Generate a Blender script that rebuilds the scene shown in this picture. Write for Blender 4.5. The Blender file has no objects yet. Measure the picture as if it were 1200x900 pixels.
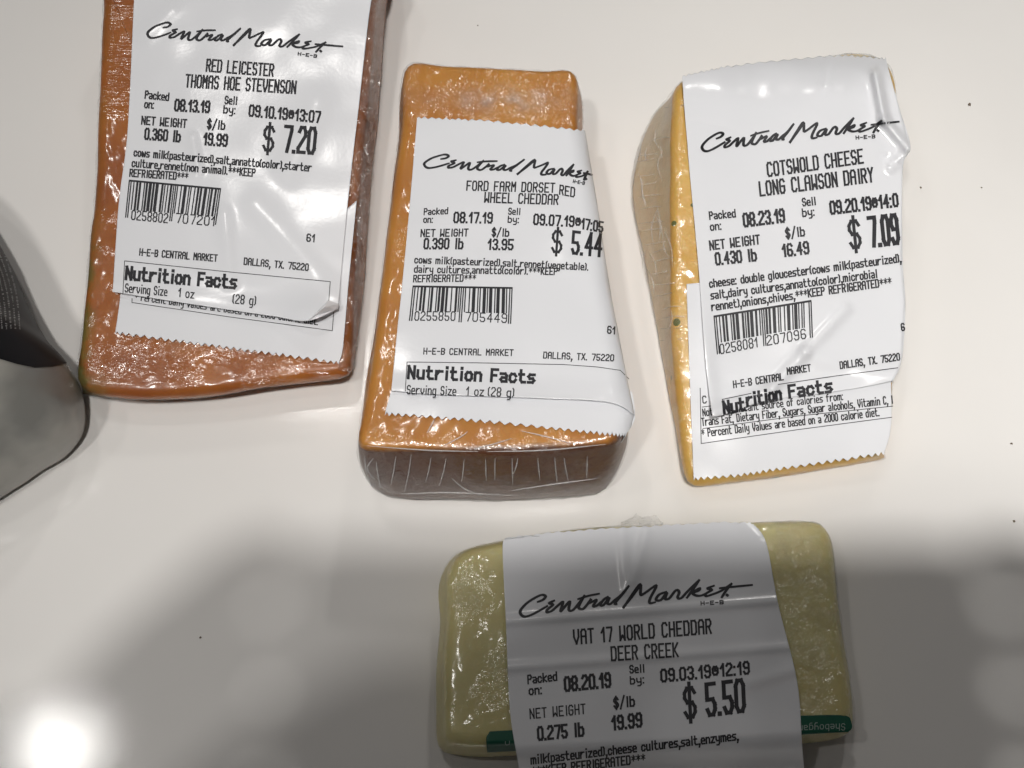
import bpy, bmesh, math, random
from mathutils import Vector, Matrix, noise

random.seed(7)
S = bpy.context.scene
COL = S.collection

# ------------------------------------------------------------------ camera
F_PX = 1350.0                       # focal length in pixels of the 1200 x 900 photograph
TILT = math.radians(22.2)           # from straight down
DIST = 0.32
CAM = Vector((0, -DIST * math.sin(TILT), DIST * math.cos(TILT)))
cd = bpy.data.cameras.new('camera')
cam = bpy.data.objects.new('camera', cd)
COL.objects.link(cam)
cam.location = CAM
cam.rotation_euler = (TILT, 0, 0)
cd.sensor_fit = 'HORIZONTAL'
cd.sensor_width = 36
cd.lens = 36 * F_PX / 1200
cd.clip_start = 0.005
cd.clip_end = 50
S.camera = cam

# ------------------------------------------------------------------ light
S.view_settings.view_transform = 'Standard'
S.view_settings.look = 'None'
S.view_settings.gamma = 1
S.view_settings.exposure = 0.0
S.view_settings.use_curve_mapping = False
w = bpy.data.worlds.new('World')
S.world = w
w.use_nodes = True
bg = w.node_tree.nodes['Background']
bg.inputs[0].default_value = (1.0, 0.98, 0.96, 1)
bg.inputs[1].default_value = 0.045


def downlight(loc, power, radius, colour, aim=(0, 0, 0), beam=180):
    l = bpy.data.lights.new('downlight', 'AREA')
    l.shape = 'DISK'
    l.size = radius * 2
    l.energy = power
    l.color = colour
    l.spread = math.radians(beam)
    o = bpy.data.objects.new('downlight', l)
    COL.objects.link(o)
    o.location = loc
    o.rotation_euler = (Vector(aim) - Vector(loc)).to_track_quat('-Z', 'Y').to_euler()
    return o


WARM = (1.0, 0.97, 0.93)
downlight((-0.62, 0.015, 1.35), 0.95, 0.030, WARM)        # ceiling lamp mirrored in the worktop, left
downlight((0.06, -0.36, 1.40), 0.80, 0.036, WARM, (0.17, 0.0, 0), 42)        # over the photographer's shoulder
downlight((-0.37, -0.42, 1.40), 4.4, 0.050, WARM)        # over the left shoulder
downlight((-0.30, 0.612, 1.40), 1.6, 0.045, WARM)        # over the far half of the worktop
downlight((0.44, 1.72, 1.40), 3.6, 0.065, WARM)          # beyond the far side of the worktop

# ------------------------------------------------------------------ helpers
CT, ST = math.cos(TILT), math.sin(TILT)


def ray(px, py):
    x = (px - 600) / F_PX
    y = -(py - 450) / F_PX
    return Vector((x, y * CT + ST, y * ST - CT))


def at(px, py, z=0.0):
    d = ray(px, py)
    return CAM + d * ((z - CAM.z) / d.z)


def link(name, me, mat=None, parent=None):
    o = bpy.data.objects.new(name, me)
    COL.objects.link(o)
    if mat:
        me.materials.append(mat)
    if parent:
        o.parent = parent
        o.matrix_parent_inverse = parent.matrix_world.inverted()
    return o


def mesh(name, verts, faces, mat=None, parent=None, smooth=True):
    me = bpy.data.meshes.new(name)
    me.from_pydata([tuple(v) for v in verts], [], faces)
    me.update()
    if smooth:
        me.polygons.foreach_set('use_smooth', [True] * len(me.polygons))
    return link(name, me, mat, parent)


def thing(name, label, cat, loc, group=None):
    o = bpy.data.objects.new(name, None)
    COL.objects.link(o)
    o.empty_display_size = 0.02
    o.location = loc
    o['label'] = label
    o['category'] = cat
    if group:
        o['group'] = group
    bpy.context.view_layer.update()
    return o


def tag(o, label, cat, group=None):
    o['label'] = label
    o['category'] = cat
    if group:
        o['group'] = group


def catmull(p0, p1, p2, p3, t):
    return 0.5 * ((2 * p1) + (p2 - p0) * t + (2 * p0 - 5 * p1 + 4 * p2 - p3) * t * t + (3 * p1 - p0 - 3 * p2 + p3) * t ** 3)


def spline(pts, t):                 # open curve through pts, t in 0..1 over the index
    n = len(pts) - 1
    f = min(max(t, 0), 1) * n
    i = min(int(f), n - 1)
    f -= i
    g = lambda k: pts[min(max(k, 0), n)]
    return catmull(g(i - 1), g(i), g(i + 1), g(i + 2), f)


def sstep(a, b, x):
    t = min(max((x - a) / (b - a), 0), 1)
    return t * t * (3 - 2 * t)


def seg_dist(p, a, b):
    d = b - a
    t = max(0, min(1, (p - a).dot(d) / max(d.length_squared, 1e-12)))
    return (p - a - d * t).length, t


# ------------------------------------------------------------------ materials
class NT:
    def __init__(self, name):
        self.m = bpy.data.materials.new(name)
        self.m.use_nodes = True
        self.t = self.m.node_tree
        self.t.nodes.clear()
        self.out = self.n('ShaderNodeOutputMaterial')

    def n(self, typ, **kw):
        nd = self.t.nodes.new(typ)
        for k, v in kw.items():
            if k.startswith('i_'):
                key = k[2:].replace('_', ' ')
                nd.inputs[key].default_value = v
            else:
                setattr(nd, k, v)
        return nd

    def l(self, a, b):
        self.t.links.new(a, b)

    def coord(self, scale=(1, 1, 1), rot=(0, 0, 0)):
        tc = self.n('ShaderNodeNewGeometry')
        mp = self.n('ShaderNodeMapping')
        mp.inputs['Scale'].default_value = scale
        mp.inputs['Rotation'].default_value = rot
        self.l(tc.outputs['Position'], mp.inputs['Vector'])
        return mp.outputs[0]

    def noise(self, co, scale, detail=4, rough=0.55, dist=0.0, typ='FBM'):
        nd = self.n('ShaderNodeTexNoise', noise_type=typ, normalize=True)
        nd.inputs['Scale'].default_value = scale
        nd.inputs['Detail'].default_value = detail
        nd.inputs['Roughness'].default_value = rough
        nd.inputs['Distortion'].default_value = dist
        self.l(co, nd.inputs['Vector'])
        return nd.outputs['Fac']

    def ramp(self, fac, stops):
        r = self.n('ShaderNodeValToRGB')
        e = r.color_ramp.elements
        while len(e) < len(stops):
            e.new(0.5)
        for k, (p, c) in enumerate(stops):
            e[k].position = p
            e[k].color = c if len(c) == 4 else (*c, 1)
        self.l(fac, r.inputs[0])
        return r.outputs[0]

    def mix(self, fac, a, b):
        m = self.n('ShaderNodeMix', data_type='RGBA')
        for s, v in ((m.inputs[0], fac), (m.inputs[6], a), (m.inputs[7], b)):
            if isinstance(v, (int, float)):
                s.default_value = v
            elif isinstance(v, tuple):
                s.default_value = (*v, 1) if len(v) == 3 else v
            else:
                self.l(v, s)
        return m.outputs[2]

    def math(self, op, a, b=0.0, c=0.0, clamp=False):
        m = self.n('ShaderNodeMath', operation=op, use_clamp=clamp)
        for k, v in enumerate((a, b, c)):
            if isinstance(v, (int, float)):
                m.inputs[k].default_value = v
            else:
                self.l(v, m.inputs[k])
        return m.outputs[0]

    def bump(self, h, strength, dist, normal=None):
        b = self.n('ShaderNodeBump')
        b.inputs['Strength'].default_value = strength
        b.inputs['Distance'].default_value = dist
        self.l(h, b.inputs['Height'])
        if normal:
            self.l(normal, b.inputs['Normal'])
        return b.outputs[0]

    def attr(self, name):
        a = self.n('ShaderNodeAttribute', attribute_name=name)
        return a.outputs['Fac']

    def done(self, shader):
        self.l(shader, self.out.inputs[0])
        return self.m


def principled(t, color, rough, normal=None, spec=0.5, sss=0.0, sss_r=(0.004, 0.002, 0.001), coat=0.0):
    p = t.n('ShaderNodeBsdfPrincipled')
    for k, v in (('Base Color', color), ('Roughness', rough)):
        if isinstance(v, tuple):
            p.inputs[k].default_value = (*v, 1)
        elif isinstance(v, (int, float)):
            p.inputs[k].default_value = v
        else:
            t.l(v, p.inputs[k])
    p.inputs['Specular IOR Level'].default_value = spec
    p.inputs['Coat Weight'].default_value = coat
    if sss:
        p.inputs['Subsurface Weight'].default_value = sss
        p.inputs['Subsurface Radius'].default_value = sss_r
        p.inputs['Subsurface Scale'].default_value = 1.0
    if normal:
        t.l(normal, p.inputs['Normal'])
    return p.outputs[0]


def mat_table():
    t = NT('white_laminate')
    co = t.coord()
    n1 = t.noise(co, 9, 4)
    col = t.mix(t.ramp(n1, [(0.35, (0, 0, 0)), (0.7, (1, 1, 1))]), (0.77, 0.755, 0.735), (0.81, 0.795, 0.775))
    fine = t.noise(co, 2600, 2)
    bmp = t.bump(fine, 0.06, 0.0002)
    rg = t.math('MULTIPLY_ADD', t.noise(co, 40, 3), 0.04, 0.055)
    return t.done(principled(t, col, rg, bmp, spec=0.45))


def mat_cheese(name, base, dark, rind, speck=None, sss=0.25, edge=None):
    t = NT(name)
    co = t.coord()
    n1 = t.noise(co, 45, 5, 0.6)
    n2 = t.noise(co, 260, 4, 0.6)
    col = t.mix(t.ramp(n1, [(0.38, (0, 0, 0)), (0.68, (1, 1, 1))]), dark, base)
    streak = t.noise(t.coord((1, 0.15, 1)), 160, 3)
    col = t.mix(t.math('MULTIPLY', t.ramp(streak, [(0.5, (0, 0, 0)), (0.75, (1, 1, 1))]), 0.25), col, dark)
    if speck:
        v = t.n('ShaderNodeTexVoronoi', feature='F1')
        v.inputs['Scale'].default_value = 95
        t.l(co, v.inputs['Vector'])
        m = t.math('LESS_THAN', v.outputs['Distance'], 0.10)
        col = t.mix(m, col, speck)
    ra = t.attr('rind')
    mask = t.math('ADD', ra, t.math('MULTIPLY_ADD', t.noise(co, 120, 5, 0.65), 0.6, -0.3))
    mk = t.ramp(mask, [(0.3, (0, 0, 0)), (0.75, (1, 1, 1))])
    rc = t.mix(t.noise(co, 200, 4, 0.7), rind[0], rind[1])
    col = t.mix(mk, col, rc)
    if edge:
        eb = t.attr('edge')
        em = t.math('MULTIPLY', eb, t.ramp(t.noise(co, 85, 5, 0.65), [(0.40, (0, 0, 0)), (0.52, (1, 1, 1))]))
        col = t.mix(em, col, edge)
    b = t.bump(n2, 0.35, 0.0006, t.bump(n1, 0.3, 0.002))
    return t.done(principled(t, col, 0.38, b, spec=0.4, sss=sss, sss_r=(0.0035, 0.0016, 0.0006)))


def mat_film(name, crinkle=1.0, haze=0.05, stretch=(1, 1, 1), rot=0.0, hazemask=0.5, scale=1.0):
    """thin clear cling film: see-through, glossy and crumpled, a little milky in the folds"""
    t = NT(name)
    co = t.coord(stretch, (0, 0, rot))
    big = t.noise(co, 90 * scale, 2, 0.5, 0.6)
    r1 = t.math('ABSOLUTE', t.math('SUBTRACT', t.noise(co, 170 * scale, 3, 0.55, 0.8), 0.5))
    r2 = t.math('ABSOLUTE', t.math('SUBTRACT', t.noise(co, 420 * scale, 3, 0.6, 0.5), 0.5))
    where = t.ramp(t.noise(t.coord(), 42, 3, 0.6), [(0.53, (0.015, 0.015, 0.015)), (0.67, (0.9, 0.9, 0.9))])
    cr = t.attr('crumple')
    where = t.math('ADD', where, cr, clamp=True)
    amt = t.math('MULTIPLY', where, 1.0)
    h = t.math('ADD', t.math('MULTIPLY', r1, 1.0), t.math('MULTIPLY', r2, 0.5))
    r3 = t.math('ABSOLUTE', t.math('SUBTRACT', t.noise(co, 950 * scale, 2, 0.5, 0.3), 0.5))
    h = t.math('ADD', h, t.math('MULTIPLY', r3, 0.22))
    h = t.math('MULTIPLY', h, amt)
    h = t.math('ADD', h, t.math('MULTIPLY', big, 0.35))
    # tight parallel pleats where the film is pulled round the block
    pw = t.noise(t.coord((0.10, 1.0, 0.3), (0, 0, -0.05)), 520, 2, 0.5)
    pw = t.math('MULTIPLY', t.math('ABSOLUTE', t.math('SUBTRACT', pw, 0.5)), t.attr('pleat'))
    h = t.math('ADD', h, t.math('MULTIPLY', pw, 2.2))
    nb = t.bump(h, 1.0, 0.0022 * crinkle)
    # small flat facets between the folds, each tilted its own way
    warp = t.n('ShaderNodeTexNoise'); warp.inputs['Scale'].default_value = 120; warp.inputs['Detail'].default_value = 3
    t.l(co, warp.inputs['Vector'])
    wv = t.n('ShaderNodeVectorMath', operation='SCALE'); wv.inputs['Scale'].default_value = 0.006
    t.l(warp.outputs['Color'], wv.inputs[0])
    ad = t.n('ShaderNodeVectorMath', operation='ADD')
    t.l(co, ad.inputs[0]); t.l(wv.outputs[0], ad.inputs[1])
    tot = None
    for sc_, am in ((420 * scale, 0.60), (1000 * scale, 0.55)):
        vo = t.n('ShaderNodeTexVoronoi', feature='F1')
        vo.inputs['Scale'].default_value = sc_
        t.l(ad.outputs[0], vo.inputs['Vector'])
        sb = t.n('ShaderNodeVectorMath', operation='SUBTRACT'); sb.inputs[1].default_value = (0.5, 0.5, 0.5)
        t.l(vo.outputs['Color'], sb.inputs[0])
        ml = t.n('ShaderNodeVectorMath', operation='SCALE'); ml.inputs['Scale'].default_value = am * crinkle
        t.l(sb.outputs[0], ml.inputs[0])
        if tot is None:
            tot = ml.outputs[0]
        else:
            a2 = t.n('ShaderNodeVectorMath', operation='ADD')
            t.l(tot, a2.inputs[0]); t.l(ml.outputs[0], a2.inputs[1])
            tot = a2.outputs[0]
    fs_ = t.n('ShaderNodeVectorMath', operation='SCALE')
    t.l(tot, fs_.inputs[0]); t.l(amt, fs_.inputs['Scale'])
    a3 = t.n('ShaderNodeVectorMath', operation='ADD')
    t.l(nb, a3.inputs[0]); t.l(fs_.outputs[0], a3.inputs[1])
    nz = t.n('ShaderNodeVectorMath', operation='NORMALIZE')
    t.l(a3.outputs[0], nz.inputs[0])
    nb = nz.outputs[0]
    gl = t.n('ShaderNodeBsdfGlossy')
    gl.inputs['Roughness'].default_value = 0.17
    gl.inputs['Color'].default_value = (1, 1, 1, 1)
    t.l(nb, gl.inputs['Normal'])
    fr = t.n('ShaderNodeFresnel')
    fr.inputs['IOR'].default_value = 1.55
    t.l(nb, fr.inputs['Normal'])
    fac = t.math('MINIMUM', t.math('MULTIPLY_ADD', fr.outputs[0], 1.7, 0.0, clamp=True), 0.11)
    tr = t.n('ShaderNodeBsdfTransparent')
    tr.inputs[0].default_value = (0.97, 0.97, 0.97, 1)
    df = t.n('ShaderNodeBsdfDiffuse')
    df.inputs[0].default_value = (0.75, 0.75, 0.75, 1)
    t.l(nb, df.inputs['Normal'])
    hz = t.ramp(t.math('MULTIPLY', where, t.noise(co, 230 * scale, 4, 0.7)), [(hazemask - 0.2, (0, 0, 0)), (hazemask + 0.2, (1, 1, 1))])
    hzf = t.math('MULTIPLY_ADD', hz, haze, 0.004)
    hzf = t.math('ADD', hzf, t.math('MULTIPLY', t.attr('milky'), 0.5), clamp=True)
    m1 = t.n('ShaderNodeMixShader')
    t.l(hzf, m1.inputs[0]); t.l(tr.outputs[0], m1.inputs[1]); t.l(df.outputs[0], m1.inputs[2])
    m2 = t.n('ShaderNodeMixShader')
    t.l(fac, m2.inputs[0]); t.l(m1.outputs[0], m2.inputs[1]); t.l(gl.outputs[0], m2.inputs[2])
    return t.done(m2.outputs[0])


def mat_paper(name='label_paper', wave=1.0):
    t = NT(name)
    co = t.coord()
    n1 = t.noise(co, 42, 1.2, 0.4)
    n2 = t.noise(co, 900, 2)
    b = t.bump(n1, 0.5 * wave, 0.0030)
    b = t.bump(n2, 0.06, 0.0003, b)
    col = t.mix(t.noise(co, 25, 3), (0.74, 0.75, 0.78), (0.79, 0.80, 0.83))
    return t.done(principled(t, col, 0.19, b, spec=0.5))


def mat_plain(name, col, rough=0.5, spec=0.4, bump=0.0, sc=200):
    t = NT(name)
    co = t.coord()
    n = t.noise(co, sc, 4)
    c2 = tuple(min(1, v * 1.25 + 0.004) for v in col)
    c = t.mix(n, col, c2)
    nb = t.bump(n, bump, 0.001) if bump else None
    return t.done(principled(t, c, rough, nb, spec=spec))


M_TABLE = mat_table()
M_PAPER = mat_paper()
M_INK = mat_plain('thermal_ink', (0.022, 0.022, 0.026), 0.45, 0.3)
M_INK_SOFT = mat_plain('thermal_ink_worn', (0.035, 0.035, 0.04), 0.5, 0.3)

# ------------------------------------------------------------------ the worktop
def box(name, x0, x1, y0, y1, z0, z1, mat, bev=0.003):
    bm = bmesh.new()
    bmesh.ops.create_cube(bm, size=1)
    for v in bm.verts:
        v.co = ((x0 + x1) / 2 + v.co.x * (x1 - x0), (y0 + y1) / 2 + v.co.y * (y1 - y0), (z0 + z1) / 2 + v.co.z * (z1 - z0))
    if bev:
        bmesh.ops.bevel(bm, geom=bm.edges[:], offset=bev, segments=3, affect='EDGES', profile=0.5)
    me = bpy.data.meshes.new(name)
    bm.to_mesh(me)
    bm.free()
    return link(name, me, mat)


TABLE = box('table_top', -1.1, 1.1, -0.42, 0.75, -0.04, 0.0, M_TABLE, 0.004)
TABLE['kind'] = 'structure'

# ------------------------------------------------------------------ cheese bodies and their film
class Cheese:
    """A block given by its top outline and its foot outline (pixels of the photograph, turned into
    points on the block's sloping top plane and on the table)."""

    def __init__(self, top_px, foot_px, plane, bevel=0.003, bulge=0.0, drop=None):
        self.plane = plane
        self.drop = drop
        self.bevel = bevel
        self.bulge = bulge
        self.top = [self.hit(x, y) for x, y in top_px]
        self.foot = []
        c = sum((p.xy for p in self.top), Vector((0, 0))) / len(self.top)
        for k, f in enumerate(foot_px):
            if f is None:
                q = self.top[k].xy
                q = q + (q - c).normalized() * 0.0012
                self.foot.append(Vector((q.x, q.y, 0)))
            else:
                self.foot.append(at(f[0], f[1], 0.001))
        self.c = c

    def z(self, x, y):
        z0, x0, y0, a, b = self.plane
        return z0 + a * (x - x0) + b * (y - y0) - (self.drop(x, y) if self.drop else 0.0)

    def hit(self, px, py, off=0.0):
        z0, x0, y0, a, b = self.plane          # ray against the sloping top plane raised by off
        d = ray(px, py)
        t = (z0 + off + a * (CAM.x - x0) + b * (CAM.y - y0) - CAM.z) / (d.z - a * d.x - b * d.y)
        p = CAM + d * t
        if self.drop:
            for _ in range(4):
                t = (z0 + off - self.drop(p.x, p.y) + a * (CAM.x - x0) + b * (CAM.y - y0) - CAM.z) / (d.z - a * d.x - b * d.y)
                p = CAM + d * t
        return p

    def params(self, m):
        """curve parameters that step evenly along the top outline"""
        n = len(self.top)
        N = 1200
        acc = [0.0]
        last = self.pt(self.top, 0.0)
        for k in range(1, N + 1):
            q = self.pt(self.top, k / N * n)
            acc.append(acc[-1] + (q - last).length)
            last = q
        out, i = [], 0
        for k in range(m):
            want = acc[-1] * k / m
            while acc[i + 1] < want:
                i += 1
            out.append((i + (want - acc[i]) / max(acc[i + 1] - acc[i], 1e-9)) / N * n)
        return out

    def pt(self, pts, f):
        n = len(pts)
        i = int(f) % n
        f -= int(f)
        g = [pts[(i + j) % n] for j in (-1, 0, 1, 2)]
        return catmull(*g, f)

    def ring_pts(self, pts, prm):
        return [self.pt(pts, f) for f in prm]

    def build(self, m=150, sides=8, bev=5, caps=14, off=0.0, disp=None, attrs=None, name='body', mat=None, parent=None):
        prm = self.params(m)
        top = self.ring_pts(self.top, prm)
        foot = self.ring_pts(self.foot, prm)
        wn = max(1, int(m * 0.008))
        for _ in range(2):                     # round the corners a little
            top = [sum((top[(k + j) % m] for j in range(-wn, wn + 1)), Vector()) / (2 * wn + 1) * 0.5 + top[k] * 0.5 for k in range(m)]
            foot = [sum((foot[(k + j) % m] for j in range(-wn, wn + 1)), Vector()) / (2 * wn + 1) * 0.5 + foot[k] * 0.5 for k in range(m)]
        r = self.bevel
        rings = []
        # inward normals of the top outline
        nrm = []
        for k in range(m):
            d = (top[(k + 1) % m] - top[k - 1]).xy
            nn = Vector((-d.y, d.x)).normalized()
            if nn.dot(self.c - top[k].xy) < 0:
                nn = -nn
            nrm.append(nn)
        wq = max(2, int(m * 0.025))
        nrm = [sum((nrm[(k + j) % m] for j in range(-wq, wq + 1)), Vector((0, 0))).normalized() for k in range(m)]
        info = []
        for s in range(sides + 1):
            u = s / sides
            ring = []
            for k in range(m):
                h = max(top[k].z - r, 0.002)
                q = foot[k].xy.lerp(top[k].xy, u)
                q = q - nrm[k] * (self.bulge * math.sin(math.pi * u) + off)
                z = 0.0006 + (h - 0.0006) * u
                if s == 0:
                    q = q + nrm[k] * 0.0012
                ring.append(Vector((q.x, q.y, z)))
            rings.append(ring); info.append(('side', u))
        for s in range(1, bev + 1):
            a = s / bev * math.pi / 2
            ring = []
            for k in range(m):
                q = top[k].xy + nrm[k] * (r * (1 - math.cos(a)) - off * math.cos(a))
                zt = self.z(q.x, q.y)
                h = max(zt - r, 0.002)
                z = h + min(r, zt) * math.sin(a) + off * math.sin(a)
                ring.append(Vector((q.x, q.y, z)))
            rings.append(ring); info.append(('bevel', s / bev))
        inner = rings[-1]
        for s in range(1, caps):
            u = s / caps
            ring = []
            for k in range(m):
                q = inner[k].xy.lerp(self.c, u)
                ring.append(Vector((q.x, q.y, self.z(q.x, q.y) + off)))
            rings.append(ring); info.append(('top', u))
        verts = [v for rg in rings for v in rg]
        kinds = [(info[i][0], info[i][1], k / m) for i in range(len(rings)) for k in range(m)]
        faces = []
        for i in range(len(rings) - 1):
            for k in range(m):
                k2 = (k + 1) % m
                faces.append((i * m + k, i * m + k2, (i + 1) * m + k2, (i + 1) * m + k))
        verts.append(Vector((self.c.x, self.c.y, self.z(*self.c) + off)))
        kinds.append(('top', 1, 0))
        last = (len(rings) - 1) * m
        for k in range(m):
            faces.append((last + k, last + (k + 1) % m, len(verts) - 1))
        faces.append(tuple(range(m - 1, -1, -1)))
        nv = []
        for v, kd in zip(verts, kinds):
            if disp:
                v = v + disp(v, kd)
                v.z = max(v.z, 0.0004)
            nv.append(v)
        o = mesh(name, nv, faces, mat, parent)
        bm = bmesh.new(); bm.from_mesh(o.data)
        bmesh.ops.recalc_face_normals(bm, faces=bm.faces[:])
        bm.to_mesh(o.data); bm.free()
        for an, fn in (attrs or {}).items():
            a = o.data.attributes.new(an, 'FLOAT', 'POINT')
            a.data.foreach_set('value', [fn(v, kd) for v, kd in zip(nv, kinds)])
        return o


def body_disp(amp, seed):
    def f(v, kd):
        p = v * 60 + Vector((seed, 0, 0))
        q = v * 220 + Vector((0, seed, 0))
        n = noise.noise(p) * amp + noise.noise(q) * amp * 0.3
        d = Vector((noise.noise(p + Vector((9, 0, 0))), noise.noise(p + Vector((0, 9, 0))), 0)) * amp
        if kd[0] == 'top':
            return Vector((0, 0, n * 0.5))
        return d + Vector((0, 0, n * 0.4))
    return f


def film_disp(amp, seed, quiet=None):
    def f(v, kd):
        p = v * 150 + Vector((seed, 3, 0))
        q = v * 420 + Vector((0, seed, 5))
        n = (1 - 2 * abs(noise.noise(p))) * 0.6 + (1 - 2 * abs(noise.noise(q))) * 0.4
        n = max(n, 0) * amp
        d = Vector((noise.noise(q + Vector((9, 0, 0))), noise.noise(q + Vector((0, 9, 0))), 0)) * amp * 0.5
        if kd[0] == 'top':
            return Vector((0, 0, n))
        return d + Vector((0, 0, n * (0.4 if kd[0] == 'side' and kd[1] < 0.1 else 0.8)))
    return f


# ------------------------------------------------------------------ stroke lettering (flat print)
GLYPH = {
 'A': '02 07 18 38 47 42;05 45', 'B': '02 08 38 47 46 35 05;35 44 43 32 02', 'C': '47 38 18 07 03 12 32 43',
 'D': '02 08 38 47 43 32 02', 'E': '48 08 02 42;05 35', 'F': '48 08 02;05 35', 'G': '47 38 18 07 03 12 32 43 45 25',
 'H': '02 08;42 48;05 45', 'I': '12 18', 'J': '48 43 32 12 03', 'K': '02 08;48 15 05;15 42', 'L': '08 02 42',
 'M': '02 08 25 48 42', 'N': '02 08 42 48', 'O': '03 07 18 38 47 43 32 12 03', 'P': '02 08 38 47 46 35 05',
 'Q': '03 07 18 38 47 43 32 12 03;24 42', 'R': '02 08 38 47 46 35 05;25 42', 'S': '47 38 18 07 06 15 35 44 43 32 12 03',
 'T': '08 48;28 22', 'U': '08 03 12 32 43 48', 'V': '08 05 22 45 48', 'W': '08 02 24 42 48', 'X': '02 48;08 42',
 'Y': '08 25 48;25 22', 'Z': '08 48 02 42',
 '0': '03 07 18 38 47 43 32 12 03', '1': '06 28 22', '2': '07 18 38 47 46 03 02 42', '3': '07 18 38 47 46 35 25;35 44 43 32 12 03',
 '4': '32 38 04 44', '5': '48 08 05 35 44 43 32 12 03', '6': '47 38 18 07 03 12 32 43 44 35 05', '7': '08 48 47 22',
 '8': '15 06 07 18 38 47 46 35 15 04 03 12 32 43 44 35', '9': '45 15 06 07 18 38 47 43 32 12 03',
 'a': '06 36 45 42 12 03 14 44', 'b': '08 02 32 43 45 36 06', 'c': '45 36 16 05 03 12 32 43', 'd': '48 42 12 03 05 16 46',
 'e': '04 44 45 36 16 05 03 12 42', 'f': '12 17 28 38;06 36', 'g': '42 12 03 05 16 46 41 30 10', 'h': '02 08;06 36 45 42',
 'i': '16 12;18d', 'j': '26 21 10 00;28 27', 'k': '02 08;46 04 42', 'l': '18 12', 'm': '02 06 26 35 32;35 46 56 65 62',
 'n': '02 06;05 16 36 45 42', 'o': '03 05 16 36 45 43 32 12 03', 'p': '00 06 36 45 43 32 02', 'q': '40 46 16 05 03 12 42',
 'r': '02 06;04 26 46', 's': '46 16 05 14 34 43 32 02', 't': '18 13 22 42;06 36', 'u': '06 03 12 42;46 42', 'v': '06 04 22 44 46',
 'w': '06 03 12 25 42 53 56', 'x': '02 46;06 42', 'y': '06 04 13 43;46 41 30 10', 'z': '06 46 02 42',
 '.': '02d', ',': '02d;12 00', ':': '02d;06d', '(': '18 07 03 12', ')': '08 17 13 02', '*': '24 28;05 47;07 45',
 '$': '47 38 18 07 06 15 35 44 43 32 12 03;29 21', '/': '01 49', '-': '05 35', '@': '13 04 06 17 37 46 44 33 13;27 25 35',
 ' ': '',
}
ADV = {'I': 3.8, 'i': 3.9, 'l': 3.8, '1': 4.8, '.': 2.8, ',': 3.0, ':': 3.0, '(': 3.7, ')': 3.6, '*': 6.0, '-': 5.6, ' ': 5.0, '@': 6.6, 'j': 4.4, 'm': 8.4, 'w': 7.4}


class Print:
    """collects flat ribbons in pixel space; map() lays them on a label"""

    def __init__(self):
        self.segs = []

    def stroke(self, pts, wd, ext=0.5):
        pts = [Vector(p) for p in pts]
        for k, (a, b) in enumerate(zip(pts, pts[1:])):
            d = b - a
            L = d.length
            if L < 1e-6:
                continue
            d /= L
            wa, wb = (wd, wd) if isinstance(wd, (int, float)) else (wd[k], wd[k + 1])
            self.segs.append((a - d * wa * ext, b + d * wb * ext, wa, wb))

    def text(self, s, x0, y0, x1, y1, h, bold=0.195, up=None, bend=0.0, track=None):
        adv = [ADV.get(c, 6.4) for c in s]
        total = sum(adv) - 2.2
        b = Vector((x1 - x0, y1 - y0))
        wd = h * bold
        if up is None:
            up = Vector((b.y, -b.x)).normalized()
            if up.y > 0:
                up = -up
        else:
            up = Vector(up).normalized()
        u = 0.0
        ux = b / total
        for c, a in zip(s, adv):
            off = 0.0
            if c == 'I':
                off = 0.2
            elif c in 'il':
                off = -0.1
            for st in GLYPH[c].split(';'):
                pts = []
                for q in st.split():
                    if q.endswith('d'):
                        gx, gy = int(q[0]), int(q[1])
                        p = Vector((x0, y0)) + ux * (u + gx + off) + up * ((gy - 2) / 6 * h)
                        p.y += bend * ((u + gx) / total) ** 2
                        hd = up * wd * 0.58
                        self.segs.append((p - hd, p + hd, wd * 1.1, wd * 1.1))
                        continue
                    gx, gy = int(q[0]), int(q[1])
                    t = (u + gx + off) / total
                    p = Vector((x0, y0)) + ux * (u + gx + off) + up * ((gy - 2) / 6 * h)
                    p.y += bend * (t * t)
                    pts.append(p)
                if len(pts) > 1:
                    self.stroke(pts, wd * (0.7 if c == '*' else 1.0))
            u += a

    def quad(self, a, b, wd):
        self.segs.append((Vector(a), Vector(b), wd, wd))

    def build(self, name, mapper, mat, parent, step=4.0):
        verts, faces = [], []
        for a, b, wa, wb in self.segs:
            d = b - a
            L = d.length
            if L < 1e-6:
                continue
            n = max(1, int(math.ceil(L / step)))
            nn = Vector((-d.y, d.x)) / L
            base = len(verts)
            for k in range(n + 1):
                t = k / n
                p = a.lerp(b, t)
                hw = (wa + (wb - wa) * t) / 2
                verts.append(mapper(p + nn * hw))
                verts.append(mapper(p - nn * hw))
            for k in range(n):
                i = base + 2 * k
                faces.append((i, i + 1, i + 3, i + 2))
        o = mesh(name, verts, faces, mat, parent, smooth=False)
        bm = bmesh.new(); bm.from_mesh(o.data)
        for f in bm.faces:
            if f.normal.z < 0:
                f.normal_flip()
        bm.to_mesh(o.data); bm.free()
        return o


LC = ['0001101', '0011001', '0010011', '0111101', '0100011', '0110001', '0101111', '0111011', '0110111', '0001011']


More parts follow.
